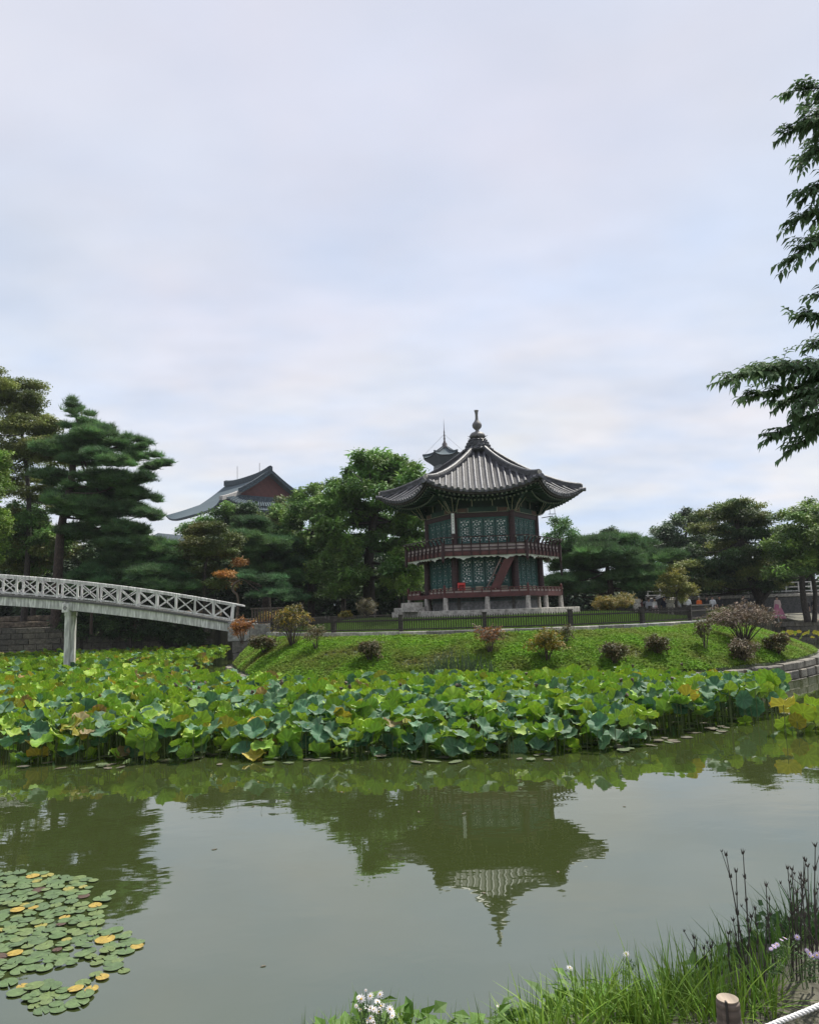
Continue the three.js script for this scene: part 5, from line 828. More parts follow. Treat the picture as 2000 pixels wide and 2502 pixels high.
const armPose = { down: (s) => [[s * 0.19, 1.37, 0], [s * 0.25, 1.1, -0.01], [s * 0.25, 0.86, 0.06]], folded: (s) => [[s * 0.19, 1.37, 0], [s * 0.27, 1.12, 0.03], [s * 0.02, 1.12, 0.2]], phone: (s) => [[s * 0.19, 1.37, 0], [s * 0.24, 1.14, 0.06], [s * 0.08, 1.3, 0.27]] };
const hand = (e, w, s) => { const d = V(...w).sub(V(...e)).normalize(), o = []; const W = V(...w), c = W.clone().addScaledVector(d, 0.08); o.push([w, c.toArray(), 0.032, 0.036]); for (let i = 0; i < 4; i++) { const x = (i - 1.5) * 0.018, q = c.clone().add(V(x, 0, 0)); o.push([q.toArray(), q.clone().addScaledVector(d, 0.07 + (i % 3) * 0.01).add(V(0, 0, 0.012)).toArray(), 0.011, 0.009]); } o.push([W.clone().addScaledVector(d, 0.02).toArray(), W.clone().addScaledVector(d, 0.07).add(V(-s * 0.035, 0, 0.02)).toArray(), 0.013, 0.01]); return o; };
const shapes = {};
const shapeOf = (pose) => shapes[pose] ||= (() => { const arms = [-1, 1].map((s) => armPose[pose](s)), A = (g, cut = 1) => arms.flatMap(([a, b, c]) => [[a, b, 0.052 + g, 0.042 + g], ...(cut < 1 ? [] : [[b, c, 0.04 + g, 0.03 + g]])]);
  return { body: skin([...headB, ...torsoB(0), ...A(0), ...arms.flatMap(([, e, w], i) => hand(e, w, i ? 1 : -1)), ...legB(0), ...[-1, 1].map((s) => [[s * 0.105, 0.05, -0.03], [s * 0.12, 0.035, 0.15], 0.045, 0.035])], 72, 0.02), shirt: skin([...torsoB(0.022), ...A(0.02, 0.5)], 40), jacket: skin([...torsoB(0.03), ...A(0.035)], 40), trousers: skin([...legB(0.024), [[-0.06, 0.95, 0], [0.06, 0.95, 0], 0.125, 0.125]], 40), shorts: skin([...[-1, 1].map((s) => [[s * 0.09, 0.92, 0], [s * 0.105, 0.5, 0.01], 0.115, 0.09]), [[-0.06, 0.95, 0], [0.06, 0.95, 0], 0.125, 0.125]], 40) }; })();
const skirtG = new THREE.LatheGeometry([[0.12, 1.22], [0.17, 1.12], [0.28, 0.8], [0.42, 0.4], [0.52, 0.03], [0.5, 0.03], [0.1, 1.1]].map(([r, y]) => new THREE.Vector2(r, y)), 26); { const p = skirtG.attributes.position; for (let i = 0; i < p.count; i++) { const a = Math.atan2(p.getZ(i), p.getX(i)), k = 1 + 0.05 * Math.sin(a * 13) * (1.2 - p.getY(i)); p.setX(i, p.getX(i) * k); p.setZ(i, p.getZ(i) * k); } skirtG.computeVertexNormals(); }
const hairG = { short: new THREE.SphereGeometry(0.115, 14, 10, 0, 6.283, 0, 1.75).translate(0, 1.665, -0.012), long: mergeGeometries([new THREE.SphereGeometry(0.118, 14, 10, 0, 6.283, 0, 1.75).translate(0, 1.665, -0.012).toNonIndexed(), new THREE.CapsuleGeometry(0.1, 0.26, 5, 12).scale(1, 1, 0.6).translate(0, 1.48, -0.075).toNonIndexed()]), bun: mergeGeometries([new THREE.SphereGeometry(0.115, 14, 10, 0, 6.283, 0, 1.8).translate(0, 1.665, -0.012).toNonIndexed(), new THREE.SphereGeometry(0.05, 10, 8).translate(0, 1.68, -0.13).toNonIndexed()]) };
const capG = mergeGeometries([new THREE.SphereGeometry(0.122, 14, 8, 0, 6.283, 0, 1.45).translate(0, 1.68, -0.005).toNonIndexed(), new THREE.CylinderGeometry(0.09, 0.09, 0.015, 14, 1, false, -1.57, 3.14).scale(1, 1, 1.3).translate(0, 1.69, 0.07).toNonIndexed()]);
const eyeG = mergeGeometries([-1, 1].map((s) => new THREE.SphereGeometry(0.012, 6, 5).translate(s * 0.036, 1.64, 0.092)));
function person(px, label, o) {
  const d = o.d ?? 62.5, p = at(px, 1500, d); p.y = (o.y ?? farTop(p.x)) - 0.01; const t = thing('person', label, 'person', p, o.turn ?? 0), S = shapeOf(o.pose || 'down'), cl = (c) => mat(c, { roughness: 0.9 });
  t.scale.setScalar(o.k ?? 1);
  mesh('body', S.body, mat(o.skin || [0.42, 0.27, 0.2], { roughness: 0.6 }), t); mesh('eyes', eyeG, mat([0.03, 0.03, 0.03]), t);
  mesh(o.jacket ? 'jacket' : 'shirt', o.jacket ? S.jacket : S.shirt, cl(o.top), t);
  if (o.skirt) mesh('skirt', skirtG, cl(o.skirt), t); else mesh(o.shorts ? 'shorts' : 'trousers', o.shorts ? S.shorts : S.trousers, cl(o.legs || [0.05, 0.05, 0.06]), t);
  if (o.cap) mesh('cap', capG, cl(o.cap), t); mesh('hair', hairG[o.hair || 'short'], mat(o.hc || [0.015, 0.012, 0.01], { roughness: 0.5 }), t);
}
person(1568, 'person in dark clothes with bare arms left of the two in white behind the fence', { top: [0.12, 0.05, 0.05], legs: [0.05, 0.05, 0.07], turn: 1.2 });
person(1586, 'person in pale blue white traditional dress between the stone posts', { top: [0.6, 0.62, 0.68], skirt: [0.5, 0.53, 0.62], jacket: 1, hair: 'bun', turn: 2.4 });
person(1600, 'person in white and pink traditional dress between the stone posts', { top: [0.75, 0.73, 0.74], skirt: [0.7, 0.5, 0.52], jacket: 1, hair: 'bun', turn: 0.7, d: 62 });
person(1624, 'person in navy clothes just left of the right stone post', { top: [0.02, 0.025, 0.05], legs: [0.02, 0.025, 0.04], turn: 2.8, k: 1.04 });
person(1660, 'person in grey white shirt right of the right stone post', { top: [0.4, 0.42, 0.42], legs: [0.3, 0.3, 0.3], turn: 1, d: 64 });
person(1680, 'person in a white shirt and white cap behind the brown gate panel', { top: [0.66, 0.68, 0.7], legs: [0.2, 0.2, 0.22], cap: [0.7, 0.68, 0.64], turn: -0.6, k: 1.06 });
person(1709, 'person in an orange top and grey cap behind the brown gate panel', { top: [0.6, 0.13, 0.03], legs: [0.05, 0.05, 0.06], cap: [0.3, 0.3, 0.28], turn: 0.4 });
person(1728, 'person in black with bare arms right of the orange top', { top: [0.03, 0.03, 0.035], turn: -1, d: 64 });
person(1742, 'person in a white shirt at the right end of the gate panel', { top: [0.66, 0.68, 0.7], legs: [0.1, 0.1, 0.12], turn: -0.9, d: 63 });
person(1759, 'person in all black right of the gate panel', { top: [0.012, 0.012, 0.014], legs: [0.015, 0.015, 0.018], turn: 0.3, d: 62 });
person(1818, 'person in dark clothes behind the withered shrub left of the forked trunk', { top: [0.02, 0.02, 0.025], turn: 0.5, hair: 'long' });
person(1838, 'person in black with long hair behind the withered shrub by the forked trunk', { top: [0.015, 0.015, 0.018], hair: 'long', turn: 2.9, d: 62 });
person(1900, 'person in a pink full skirt and pale jacket walking by the grey wall', { top: [0.55, 0.42, 0.4], skirt: [0.4, 0.14, 0.22], jacket: 1, hair: 'bun', turn: -1.2, d: 61.8, k: 1.04 });
person(1969, 'person with long blond hair in black top and pale trousers at right edge', { top: [0.015, 0.015, 0.018], legs: [0.5, 0.42, 0.36], hair: 'long', hc: [0.5, 0.38, 0.2], turn: -0.4, d: 61.9, k: 1.02 });
person(1990, 'person in black shirt and beige shorts with folded arms at right edge', { top: [0.012, 0.013, 0.018], legs: [0.42, 0.34, 0.27], shorts: 1, pose: 'folded', turn: 0.2, d: 61.9, k: 1.04 });
// ---------------------------------------------------------------- lotus bed
function lotusGeo(s) { // a shallow wavy funnel, unit radius
  const A = 30, R = [0, 0.25, 0.55, 0.8, 1], pos = [], idx = [], c = [], f = Math.round(rr(2, 4)), f2 = Math.round(rr(7, 10)), ph = rr(0, 6), cup = rr(0.15, 0.5), wv = rr(0.08, 0.2);
  for (const r of R) for (let a = 0; a < A; a++) { const th = a / A * 6.2832, rim = r > 0.9 ? rr(0.94, 1.04) + 0.05 * Math.sin(f2 * th + ph) : 1; pos.push(Math.cos(th) * r * rim, cup * r * r + wv * r * r * (Math.sin(f * th + ph) + 0.5 * r * r * Math.sin(f2 * th + 2 * ph)) - (r > 0.9 ? 0.1 : 0), Math.sin(th) * r * rim); const v = (a % 3 ? 0.9 : 1.25) * (r < 0.1 ? 1.35 : r > 0.9 ? 1.1 : 1); const old = r > 0.9 ? rr(0, 1.3) ** 2 : 0; c.push(v * (1 + 0.25 * old), v * (1 - 0.1 * old), v * (1 - 0.35 * old)); }
  for (let k = 0; k < R.length - 1; k++) for (let a = 0; a < A; a++) { const i = k * A + a, j = k * A + (a + 1) % A; idx.push(i, j, i + A, j, j + A, i + A); }
  const g = new THREE.BufferGeometry(); g.setAttribute('position', new THREE.Float32BufferAttribute(pos, 3)); g.setAttribute('color', new THREE.Float32BufferAttribute(c, 3)); g.setIndex(idx); g.computeVertexNormals(); return g;
}
{
  const G = [0, 1, 2, 3, 4, 5].map(lotusGeo), bed = [[-9.2, -17.6], [-4, -17.4], [-1, -17], [2.5, -16.8], [4.6, -17.4], [6.2, -18.6], [8.4, -20.2], [10.9, -22.4], [11.4, -24.2], [9.6, -25.6], [6.5, -26.1], [2, -26.4], [-3, -27.2], [-7.5, -29.6], [-10.3, -34], [-11.3, -39.5], [-12.2, -43.5], [-14, -58], [-36, -59], [-30, -46], [-22, -34], [-15, -25]];
  const TEAL = [[0.075, 0.18, 0.085], [0.095, 0.21, 0.105], [0.06, 0.155, 0.075]], GRN = [[0.21, 0.36, 0.03], [0.25, 0.39, 0.035], [0.17, 0.32, 0.035]], YEL = [[0.34, 0.3, 0.03], [0.24, 0.25, 0.03]], BRN = [[0.2, 0.16, 0.06], [0.24, 0.17, 0.05]];
  const leaves = [];
  const inBed = (x, z) => inPoly(bed, x, z) && (Math.hypot(x - ISL.x, z - ISL.z) > islR(Math.atan2(x - ISL.x, z - ISL.z)) + 0.4);
  const cell = new Map(), put = (x, z, m) => { const k = Math.floor(x / m) + ',' + Math.floor(z / m); const n = cell.get(k) || 0; cell.set(k, n + 1); return n; };
  for (let i = 0; i < 60000 && leaves.length < 8600; i++) {
    const far = rnd() < 0.48, x = far ? rr(-36, -8) : rr(-18, 12), z = far ? rr(-59, -26) : rr(-33, -16);
    if (!inBed(x, z + 1.5 * fbm(x * 0.6, z * 0.4, 6, 3) + 0.25) || put(x, z, 0.34) > (z > -26 ? 1 : 0)) continue;
    const edge = clamp((-17 - z) / 3.5), wave = fbm(x * 0.45, z * 0.45, 3, 3), r = rr(0.15, 0.265) * (z > -22 ? 1.06 : 1), hmax = lerp(0.55, 1.02, edge) + 0.35 * wave - (x > 7 ? 0.12 : 0), y = Math.max(0.08, hmax * Math.pow(rnd(), edge < 0.4 ? 0.8 : 0.33) + rr(-0.05, 0.08));
    leaves.push({ x, y, z, r });
  }
  for (const l of leaves) {
    const leftness = clamp((-3 - l.x) / 9), q = rnd(), away = rnd() < lerp(0.42, 0.72, smooth(-18.5, -24, l.z)); // tilted away from us: the paler lit underside shows
    let tilt = away ? rr(0.25, 1.15) : rr(0.05, 0.9); if (rnd() < 0.1) tilt = rr(1.1, 1.6);
    const az = away ? rr(-1.1, 1.1) + Math.PI : rr(-1.3, 1.3), nrm = V(Math.sin(az) * Math.sin(tilt), Math.cos(tilt), Math.cos(az) * Math.sin(tilt));
    l.q = new THREE.Quaternion().setFromUnitVectors(V(0, 1, 0), nrm.normalize()).multiply(new THREE.Quaternion().setFromAxisAngle(V(0, 1, 0), rr(0, 6.283)));
    const yp = 0.012 + 0.2 * leftness * smooth(-0.1, 0.25, fbm(l.x * 0.35 + 5, l.z * 0.35, 1, 2));
    l.kind = q < yp ? 'yellow' : q < yp * 1.25 + 0.004 ? 'brown' : away || rnd() < 0.15 + 0.3 * leftness ? 'bright green' : 'blue green';
    l.g = Math.floor(rr(0, 6)); l.c = col(pick({ yellow: YEL, brown: BRN, 'bright green': GRN, 'blue green': TEAL }[l.kind]), 0.18, 0.08); l.s = V(l.r, l.r, l.r * rr(0.85, 1.05));
  }
  leaves.sort((a, b) => (b.r / -b.z) - (a.r / -a.z));
  const fr = (l) => { const [px] = proj(V(l.x, l.y, l.z)); return px > -60 && px < 2060; };
  const big = leaves.filter(fr).slice(0, 300), set = new Set(big), rest = leaves.filter((l) => !set.has(l));
  const lm = leafMat([1, 1, 1], 0.42, { vertexColors: true, roughness: 0.62, specularIntensity: 0.35 }), stalkM = mat([0.07, 0.1, 0.03]), pal = {};
  const stalkG = (l) => limb([V(0, -l.y - 0.1, 0), V(rr(-0.05, 0.05), -l.y * 0.5, rr(-0.05, 0.05)), V(0, 0, 0)], [0.011, 0.009, 0.008], 5);
  const where = (l) => { const [px] = proj(V(l.x, l.y, l.z)); return px < 420 ? 'at the bed left end' : px < 820 ? 'left of the bed middle' : px < 1250 ? 'below the pavilion' : px < 1600 ? 'right of the pavilion' : 'at the bed right end'; };
  for (const l of big) {
    const v = Math.floor(rr(0, 4)), key = l.kind + v; if (!pal[key]) { pal[key] = lm.clone(); pal[key].color.copy(l.c); }
    const hgt = l.y > 0.62 ? 'high' : l.y > 0.3 ? 'mid height' : 'low drooping';
    const t = thing('lotus_leaf', `${hgt} ${l.kind} lotus leaf on its stalk ${where(l)}`, 'lotus leaf', V(l.x, 0, l.z), 0, `${hgt} ${l.kind} lotus leaves ${where(l)}`);
    const b = mesh('blade', G[l.g], pal[key], t); b.position.y = l.y; b.quaternion.copy(l.q); b.scale.copy(l.s);
    const s = mesh('stalk', stalkG(l), stalkM, t); s.position.y = l.y;
  }
  const mass = thing('lotus_bed', 'dense bed of lotus leaves covering the pond between bridge and island', 'lotus'); mass.userData.kind = 'stuff';
  G.forEach((g, k) => { const a = rest.filter((l) => l.g === k); inst('lotus_leaves', g, lm, a.map((l) => MX(V(l.x, l.y, l.z), l.s, l.q)), a.map((l) => l.c), mass); });
  const sg = new THREE.CylinderGeometry(0.008, 0.011, 1, 5).translate(0, 0.5, 0); inst('lotus_stalks', sg, stalkM, rest.map((l) => MX(V(l.x, -0.05, l.z), V(1, l.y + 0.05, 1))), null, mass);
  // seed pods standing over the leaves
  const pod = prep(new THREE.LatheGeometry([[0, -0.09], [0.012, -0.085], [0.03, -0.05], [0.05, 0], [0.048, 0.012], [0, 0.008]].map(([r, y]) => new THREE.Vector2(r, y)), 10)), pm = mat([0.06, 0.045, 0.03]);
  for (let i = 0, n = 0; n < 46 && i < 900; i++) { const x = rr(-8, 9.5), z = rr(-26, -18.5); if (!inBed(x, z)) continue; n++; const h = rr(0.95, 1.3), t = thing('lotus_seed_pod', 'brown lotus seed pod on a thin stalk above the leaves', 'seed pod', V(x, 0, z), 0, 'lotus seed pods over the bed'); const p = mesh('pod', pod, pm, t); p.position.set(0.05, h, 0); p.rotation.set(rr(-0.9, 0.9), 0, rr(-0.9, 0.9)); mesh('stalk', limb([V(0, -0.1, 0), V(0.02, h * 0.6, 0.02), V(0.05, h - 0.05, 0)], [0.009, 0.007, 0.006], 5), stalkM, t); }
  // withered leaves lying flat on the water along the front of the bed
  const fl = [0, 1, 2].map(() => { const s = new THREE.Shape(); for (let i = 0; i < 18; i++) { const a = i / 18 * 6.283, r = rr(0.75, 1.1); i ? s.lineTo(Math.cos(a) * r, Math.sin(a) * r) : s.moveTo(r, 0); } s.closePath(); const g = new THREE.ExtrudeGeometry(s, { depth: 0.03, bevelEnabled: false }).rotateX(-Math.PI / 2); return prep(g); });
  const fm = [[0.12, 0.105, 0.065], [0.1, 0.095, 0.06], [0.15, 0.13, 0.085], [0.1, 0.15, 0.05]].map((c) => mat(c, { map: TX.soil, roughness: 0.75 }));
  for (let i = 0, n = 0; n < 190 && i < 4000; i++) {
    const x = rr(-9, 11.5), near = bed.slice(0, 9); let zf = -17; for (let k = 0; k < 8; k++) if (x >= near[k][0] && x < near[k + 1][0]) zf = lerp(near[k][1], near[k + 1][1], (x - near[k][0]) / (near[k + 1][0] - near[k][0]));
    const z = zf + rr(-1.9, 0.35) + 1.1 * Math.max(0, fbm(x * 0.8, 2, 6, 2) + 0.1); if (fbm(x * 0.9, z * 1.6, 4, 3) < rr(-0.2, 0.15)) continue; n++; const k = rnd() < 0.4 ? 3 : Math.floor(rr(0, 3));
    const o = mesh('floating_leaf', pick(fl), fm[k]); o.position.set(x, 0.004 + (n % 20) * 0.0024, z); o.rotation.y = rr(0, 6.28); o.scale.set(rr(0.07, 0.2), 0.06, rr(0.05, 0.15)); o.rotation.x = rr(-0.03, 0.03); o.rotation.z = rr(-0.03, 0.03);
    tag(o, k === 3 ? 'small green leaf lying flat on the water along the front of the lotus' : 'withered grey brown leaf lying flat on the water along the lotus front', 'floating leaf', k === 3 ? 'green leaves floating along the lotus edge' : 'withered leaves floating along the lotus edge');
  }
  for (let i = 0; i < 16; i++) { const o = mesh('floating_leaf', pick(fl), fm[i % 3]); o.position.set(rr(-3.5, 6), 0.004, rr(-15, -6.8)); o.rotation.y = rr(0, 6.28); o.scale.set(rr(0.02, 0.05), 0.06, rr(0.012, 0.025)); tag(o, 'tiny withered scrap of leaf drifting alone on the open water', 'floating leaf', 'leaf scraps on the open water'); }
  // yellow lotus at the right edge, and beyond the tip of the island
  const yl = (nm, lab, grp, n, f, yel) => { for (let i = 0; i < n; i++) { const p = f(i), r = yel > 0.5 ? rr(0.11, 0.17) : rr(0.2, 0.3), t = thing(nm, lab, 'lotus leaf', V(p.x, 0, p.z), 0, grp), m = lm.clone(); m.color.copy(col(rnd() < yel ? [0.36, 0.34, 0.04] : [0.22, 0.33, 0.03], 0.2)); const b = mesh('blade', pick(G), m, t), az = rr(2.2, 4.1), ti = rr(0.5, 1.4); b.position.y = p.y; b.scale.setScalar(r); b.quaternion.setFromUnitVectors(V(0, 1, 0), V(Math.sin(az) * Math.sin(ti), Math.cos(ti), Math.cos(az) * Math.sin(ti))); const s = mesh('stalk', stalkG({ y: p.y }), stalkM, t); s.position.y = p.y; } };
  const yp = [[1912, 1722], [1940, 1716], [1928, 1738], [1960, 1742], [1984, 1720], [1995, 1735], [1945, 1762], [1915, 1768], [1985, 1762], [2010, 1750], [1975, 1790], [2000, 1790], [2030, 1730], [2040, 1770]];
  yl('yellow_lotus_leaf', 'yellow green lotus leaf in the small clump at the right edge of the water', 'yellow lotus clump at the right edge', yp.length, (i) => { const b = V(10, 0, -18.6 - (i % 3) * 0.4), d = -b.z; return at(yp[i][0], yp[i][1], d); }, 0.3);
  yl('yellow_lotus_leaf', 'small yellow lotus leaf on the water beyond the right tip of the island', 'yellow lotus beyond the island tip', 22, (i) => { const p = at(1905 + i * 6.5, 1550 + rr(-8, 8), 44 + (i % 4)); p.y = Math.max(0.15, p.y); return p; }, 0.75);
}
{ // water lily pads, near left
  const poly = [[-60, 2128], [70, 2130], [150, 2138], [240, 2152], [272, 2185], [250, 2215], [258, 2245], [232, 2262], [300, 2268], [345, 2300], [318, 2335], [302, 2375], [285, 2402], [215, 2428], [180, 2462], [105, 2474], [45, 2440], [30, 2405], [-60, 2400]];
  const geo = [0, 1, 2, 3].map(() => { const s = new THREE.Shape(), n = 26, w = rr(0.12, 0.25); s.moveTo(0, 0); for (let i = 0; i <= n; i++) { const a = w + i / n * (6.283 - 2 * w), r = 1 + rr(-0.03, 0.03); s.lineTo(Math.cos(a) * r, Math.sin(a) * r); } s.closePath(); const g = new THREE.ExtrudeGeometry(s, { depth: 0.02, bevelEnabled: true, bevelThickness: 0.02, bevelSize: 0.03, bevelSegments: 1 }).rotateX(-Math.PI / 2); const p = g.attributes.position; for (let i = 0; i < p.count; i++) { const x = p.getX(i), z = p.getZ(i); p.setY(i, p.getY(i) + 0.1 * (x * x + z * z) * Math.max(0, Math.sin(2 * Math.atan2(z, x) + 1)) * 0.6); } return prep(g); });
  const mk = (c) => mat(c, { roughness: 0.42, map: TX.paint, bumpMap: TX.stoneBump, bumpScale: 0.002 }), mats = { green: [[0.1, 0.17, 0.055], [0.12, 0.19, 0.065], [0.09, 0.15, 0.055], [0.14, 0.2, 0.06]].map(mk), yellow: [[0.42, 0.3, 0.05], [0.3, 0.28, 0.06]].map(mk), brown: [[0.2, 0.11, 0.05], [0.09, 0.05, 0.03]].map(mk) };
  const pts = [];
  for (let i = 0; i < 16000 && pts.length < 640; i++) { const x = rr(-7.6, -2.2), z = rr(-10.6, -6.4), pr = proj(V(x, 0.01, z)); if (!inPoly(poly, pr[0], pr[1]) || fbm(x * 1.7, z * 1.7, 3, 3) < -0.2 + 0.12 * smooth(2250, 2400, pr[1]) + 0.1 * smooth(150, 320, pr[0]) - 0.08) continue; const r = rr(0.05, 0.094); if (pts.some((p) => Math.hypot(p[0] - x, p[1] - z) < (p[2] + r) * 0.72)) continue; pts.push([x, z, r]); }
  pts.sort((a, b) => b[1] - a[1]);
  const raft = thing('lily_pad_raft', 'far part of the raft of water lily pads at lower left', 'lily pads'); raft.userData.kind = 'stuff';
  geo.forEach((g, k) => { const a = pts.slice(295).map((p, i) => [p, i]).filter((p) => p[1] % 4 === k); inst('lily_pads', g, mk([1, 1, 1]), a.map(([[x, z, r], i]) => MX(V(x, 0.004 + (i % 9) * 0.0022, z), V(r, r * 0.6, r * rr(0.85, 1.05)), spin(0.03))), a.map(() => col(rnd() < 0.06 ? [0.4, 0.3, 0.05] : [0.12, 0.185, 0.06], 0.2)), raft); });
  pts.slice(0, 295).forEach(([x, z, r], i) => {
    const q = rnd(), k = q < 0.07 ? 'yellow' : q < 0.085 ? 'brown' : 'green', o = mesh('lily_pad', pick(geo), pick(mats[k])); o.position.set(x, 0.004 + (i % 9) * 0.0022, z); o.rotation.set(rr(-0.03, 0.03), rr(0, 6.28), rr(-0.03, 0.03)); o.scale.set(r, r * 0.6, r * rr(0.85, 1.05));
    const [px, py] = proj(o.position), w = py > 2330 ? 'in the nearer loose part of the raft' : 'in the farther dense part of the raft';
    tag(o, `${k === 'green' ? 'green' : k === 'yellow' ? 'yellowed' : 'withered brown'} lily pad ${w} at lower left`, 'lily pad', `${k} lily pads ${w}`);
  });
}
// ---------------------------------------------------------------- near bank: post and rope, grasses, seed heads, asters
const postTop = at(1776, 2441, 2.62), gyN = (x, z) => { const o = z - shore(x); return o > 2.2 ? 1.4 : nearGround(x, z); };
{
  const b = V(postTop.x, postTop.y - 0.5, postTop.z), t = thing('rope_post', 'round weathered wooden post holding a white rope at lower right', 'post', b), r = 0.0365;
  const wood = mat([0.22, 0.17, 0.135], { map: TX.woodUp, bumpMap: TX.woodUp, bumpScale: 0.006 });
  mesh('shaft', prep(new THREE.LatheGeometry([[0, -0.3], [r * 1.06, -0.3], [r * 1.03, 0.3], [r, 0.49], [r - 0.004, 0.499], [0, 0.5]].map(([a, y]) => new THREE.Vector2(a, y)), 28)), wood, t);
  mesh('end_grain', prep(new THREE.CylinderGeometry(r - 0.003, r - 0.003, 0.004, 28).translate(0, 0.501, 0)), mat([0.36, 0.29, 0.22], { map: TX.wood }), t);
  mesh('crack', prep(box(0.005, 0.62, 0.012, -0.018, 0.2, r * 0.92)), mat([0.03, 0.025, 0.02]), t);
  const rope = thing('rope', 'twisted white rope strung between the posts at lower right', 'rope', b), R = atY(2000, 2457, b.y + 0.4);
  const dr = R.clone().sub(b).setY(0), e = R.clone().addScaledVector(dr, 0.9), l2 = b.clone().addScaledVector(dr, -1.6), L = b.clone().addScaledVector(dr, -0.7).setY(b.y + 0.28); const rm = mat([0.68, 0.68, 0.66], { roughness: 0.9 });
  const path = new THREE.CatmullRomCurve3([l2.setY(b.y + 0.34), L, V(b.x, b.y + 0.37, b.z), V(b.x + 0.05, b.y + 0.385, b.z - 0.01), R, e.setY(R.y + 0.04)].map((p) => p.clone().sub(b)));
  const fr = 900; for (let s = 0; s < 3; s++) { const pts = []; for (let i = 0; i <= 500; i++) { const u = i / 500, p = path.getPointAt(u), a = u * path.getLength() / 0.05 * 6.283 + s * 2.094; pts.push(p.add(V(0, Math.cos(a) * 0.0042, Math.sin(a) * 0.0042))); } mesh('strand', new THREE.TubeGeometry(new THREE.CatmullRomCurve3(pts), 1000, 0.0048, 5), rm, rope); }
}
function blade(L, w, bend) { const pos = [], idx = [], n = 5; for (let i = 0; i <= n; i++) { const u = i / n, x = bend * L * u * u, y = L * u * (1 - 0.35 * bend * u), k = w * (1 - u * u) * 0.5 + 0.0004; pos.push(x, y, -k, x + 0.15 * k, y, 0, x, y, k); } for (let i = 0; i < n; i++) for (let j = 0; j < 2; j++) { const a = i * 3 + j; idx.push(a, a + 1, a + 3, a + 1, a + 4, a + 3); } const g = new THREE.BufferGeometry(); g.setAttribute('position', new THREE.Float32BufferAttribute(pos, 3)); g.setIndex(idx); g.computeVertexNormals(); return g; }
{
  const BL = [blade(0.5, 0.014, 0.25), blade(0.55, 0.015, 0.55), blade(0.48, 0.015, 0.9), blade(0.6, 0.012, 0.12)], m = [[], [], [], []], c = [[], [], [], []], gm = leafMat([1, 1, 1], 0.4, { roughness: 0.5 });
  const tuft = (x, z, n, h, tone, sp) => { for (let i = 0; i < n; i++) { const a = rr(0, 6.283), r = sp * Math.sqrt(rnd()), k = Math.floor(rr(0, 4)), px = x + Math.cos(a) * r, pz = z + Math.sin(a) * r; m[k].push(MX(V(px, gyN(px, pz) - 0.02, pz), V(h, h, h).multiplyScalar(rr(0.6, 1.15)), new THREE.Quaternion().setFromEuler(new THREE.Euler(rr(-0.35, 0.35), a + rr(-0.8, 0.8), rr(-0.35, 0.1))))); c[k].push(col(tone, 0.3, 0.15)); } };
  // tufts along the slope between the rope fence and the water
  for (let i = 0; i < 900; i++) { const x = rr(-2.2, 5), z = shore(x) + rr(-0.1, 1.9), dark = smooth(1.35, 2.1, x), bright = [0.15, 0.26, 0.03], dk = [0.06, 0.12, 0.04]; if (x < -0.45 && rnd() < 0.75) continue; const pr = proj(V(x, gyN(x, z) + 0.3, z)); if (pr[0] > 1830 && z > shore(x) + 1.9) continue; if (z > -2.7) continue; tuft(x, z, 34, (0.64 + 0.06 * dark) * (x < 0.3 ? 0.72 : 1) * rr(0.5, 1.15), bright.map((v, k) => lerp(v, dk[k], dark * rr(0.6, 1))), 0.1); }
  for (let i = 0; i < 520; i++) { const x = rr(0.8, 3.6), z = shore(x) + rr(2.1, 4.2), s = rr(0.07, 0.2); if (fbm(x * 1.6, z * 1.6, 2, 3) < -0.05) continue; tuft(x, z, 9, s, pick([[0.16, 0.17, 0.05], [0.12, 0.17, 0.035], [0.2, 0.18, 0.08]]), 0.12); }
  const t = thing('bank_grass', 'tall green grass growing along the near bank at lower right', 'grass'); t.userData.kind = 'stuff';
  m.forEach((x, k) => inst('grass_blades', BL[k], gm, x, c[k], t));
  // broad leaved weeds low on the left of the bank
  const wm = [[], [], []], wc = [[], [], []]; for (let i = 0; i < 520; i++) { const x = rr(-2.2, 1.6), z = shore(x) + rr(0, 1.3); if (z > -2.6) continue; const k = i % 3; if (x < -0.9) continue; wm[k].push(MX(V(x, gyN(x, z) + rr(0, 0.22), z), rr(0.35, 0.6), spin(0.5))); wc[k].push(col([0.1, 0.2, 0.035], 0.25)); }
  const w = thing('bank_weeds', 'bright leafy weeds among the grass at the bottom of the picture', 'weeds'); w.userData.kind = 'stuff'; wm.forEach((x, k) => inst('weed_leaves', CL.broad[k], LEAF, x, wc[k], w));
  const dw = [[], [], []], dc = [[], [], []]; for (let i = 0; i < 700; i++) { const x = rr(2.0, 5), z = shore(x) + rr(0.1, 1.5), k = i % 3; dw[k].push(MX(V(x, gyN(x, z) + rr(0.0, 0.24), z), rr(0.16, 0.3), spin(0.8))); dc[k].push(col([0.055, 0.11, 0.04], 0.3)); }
  const w2 = thing('dark_weeds', 'shadowy leafy undergrowth below the dry seed stems at right', 'weeds'); w2.userData.kind = 'stuff'; dw.forEach((x, k) => inst('weed_leaves', CL.broad[k], LEAF, x, dc[k], w2));
}
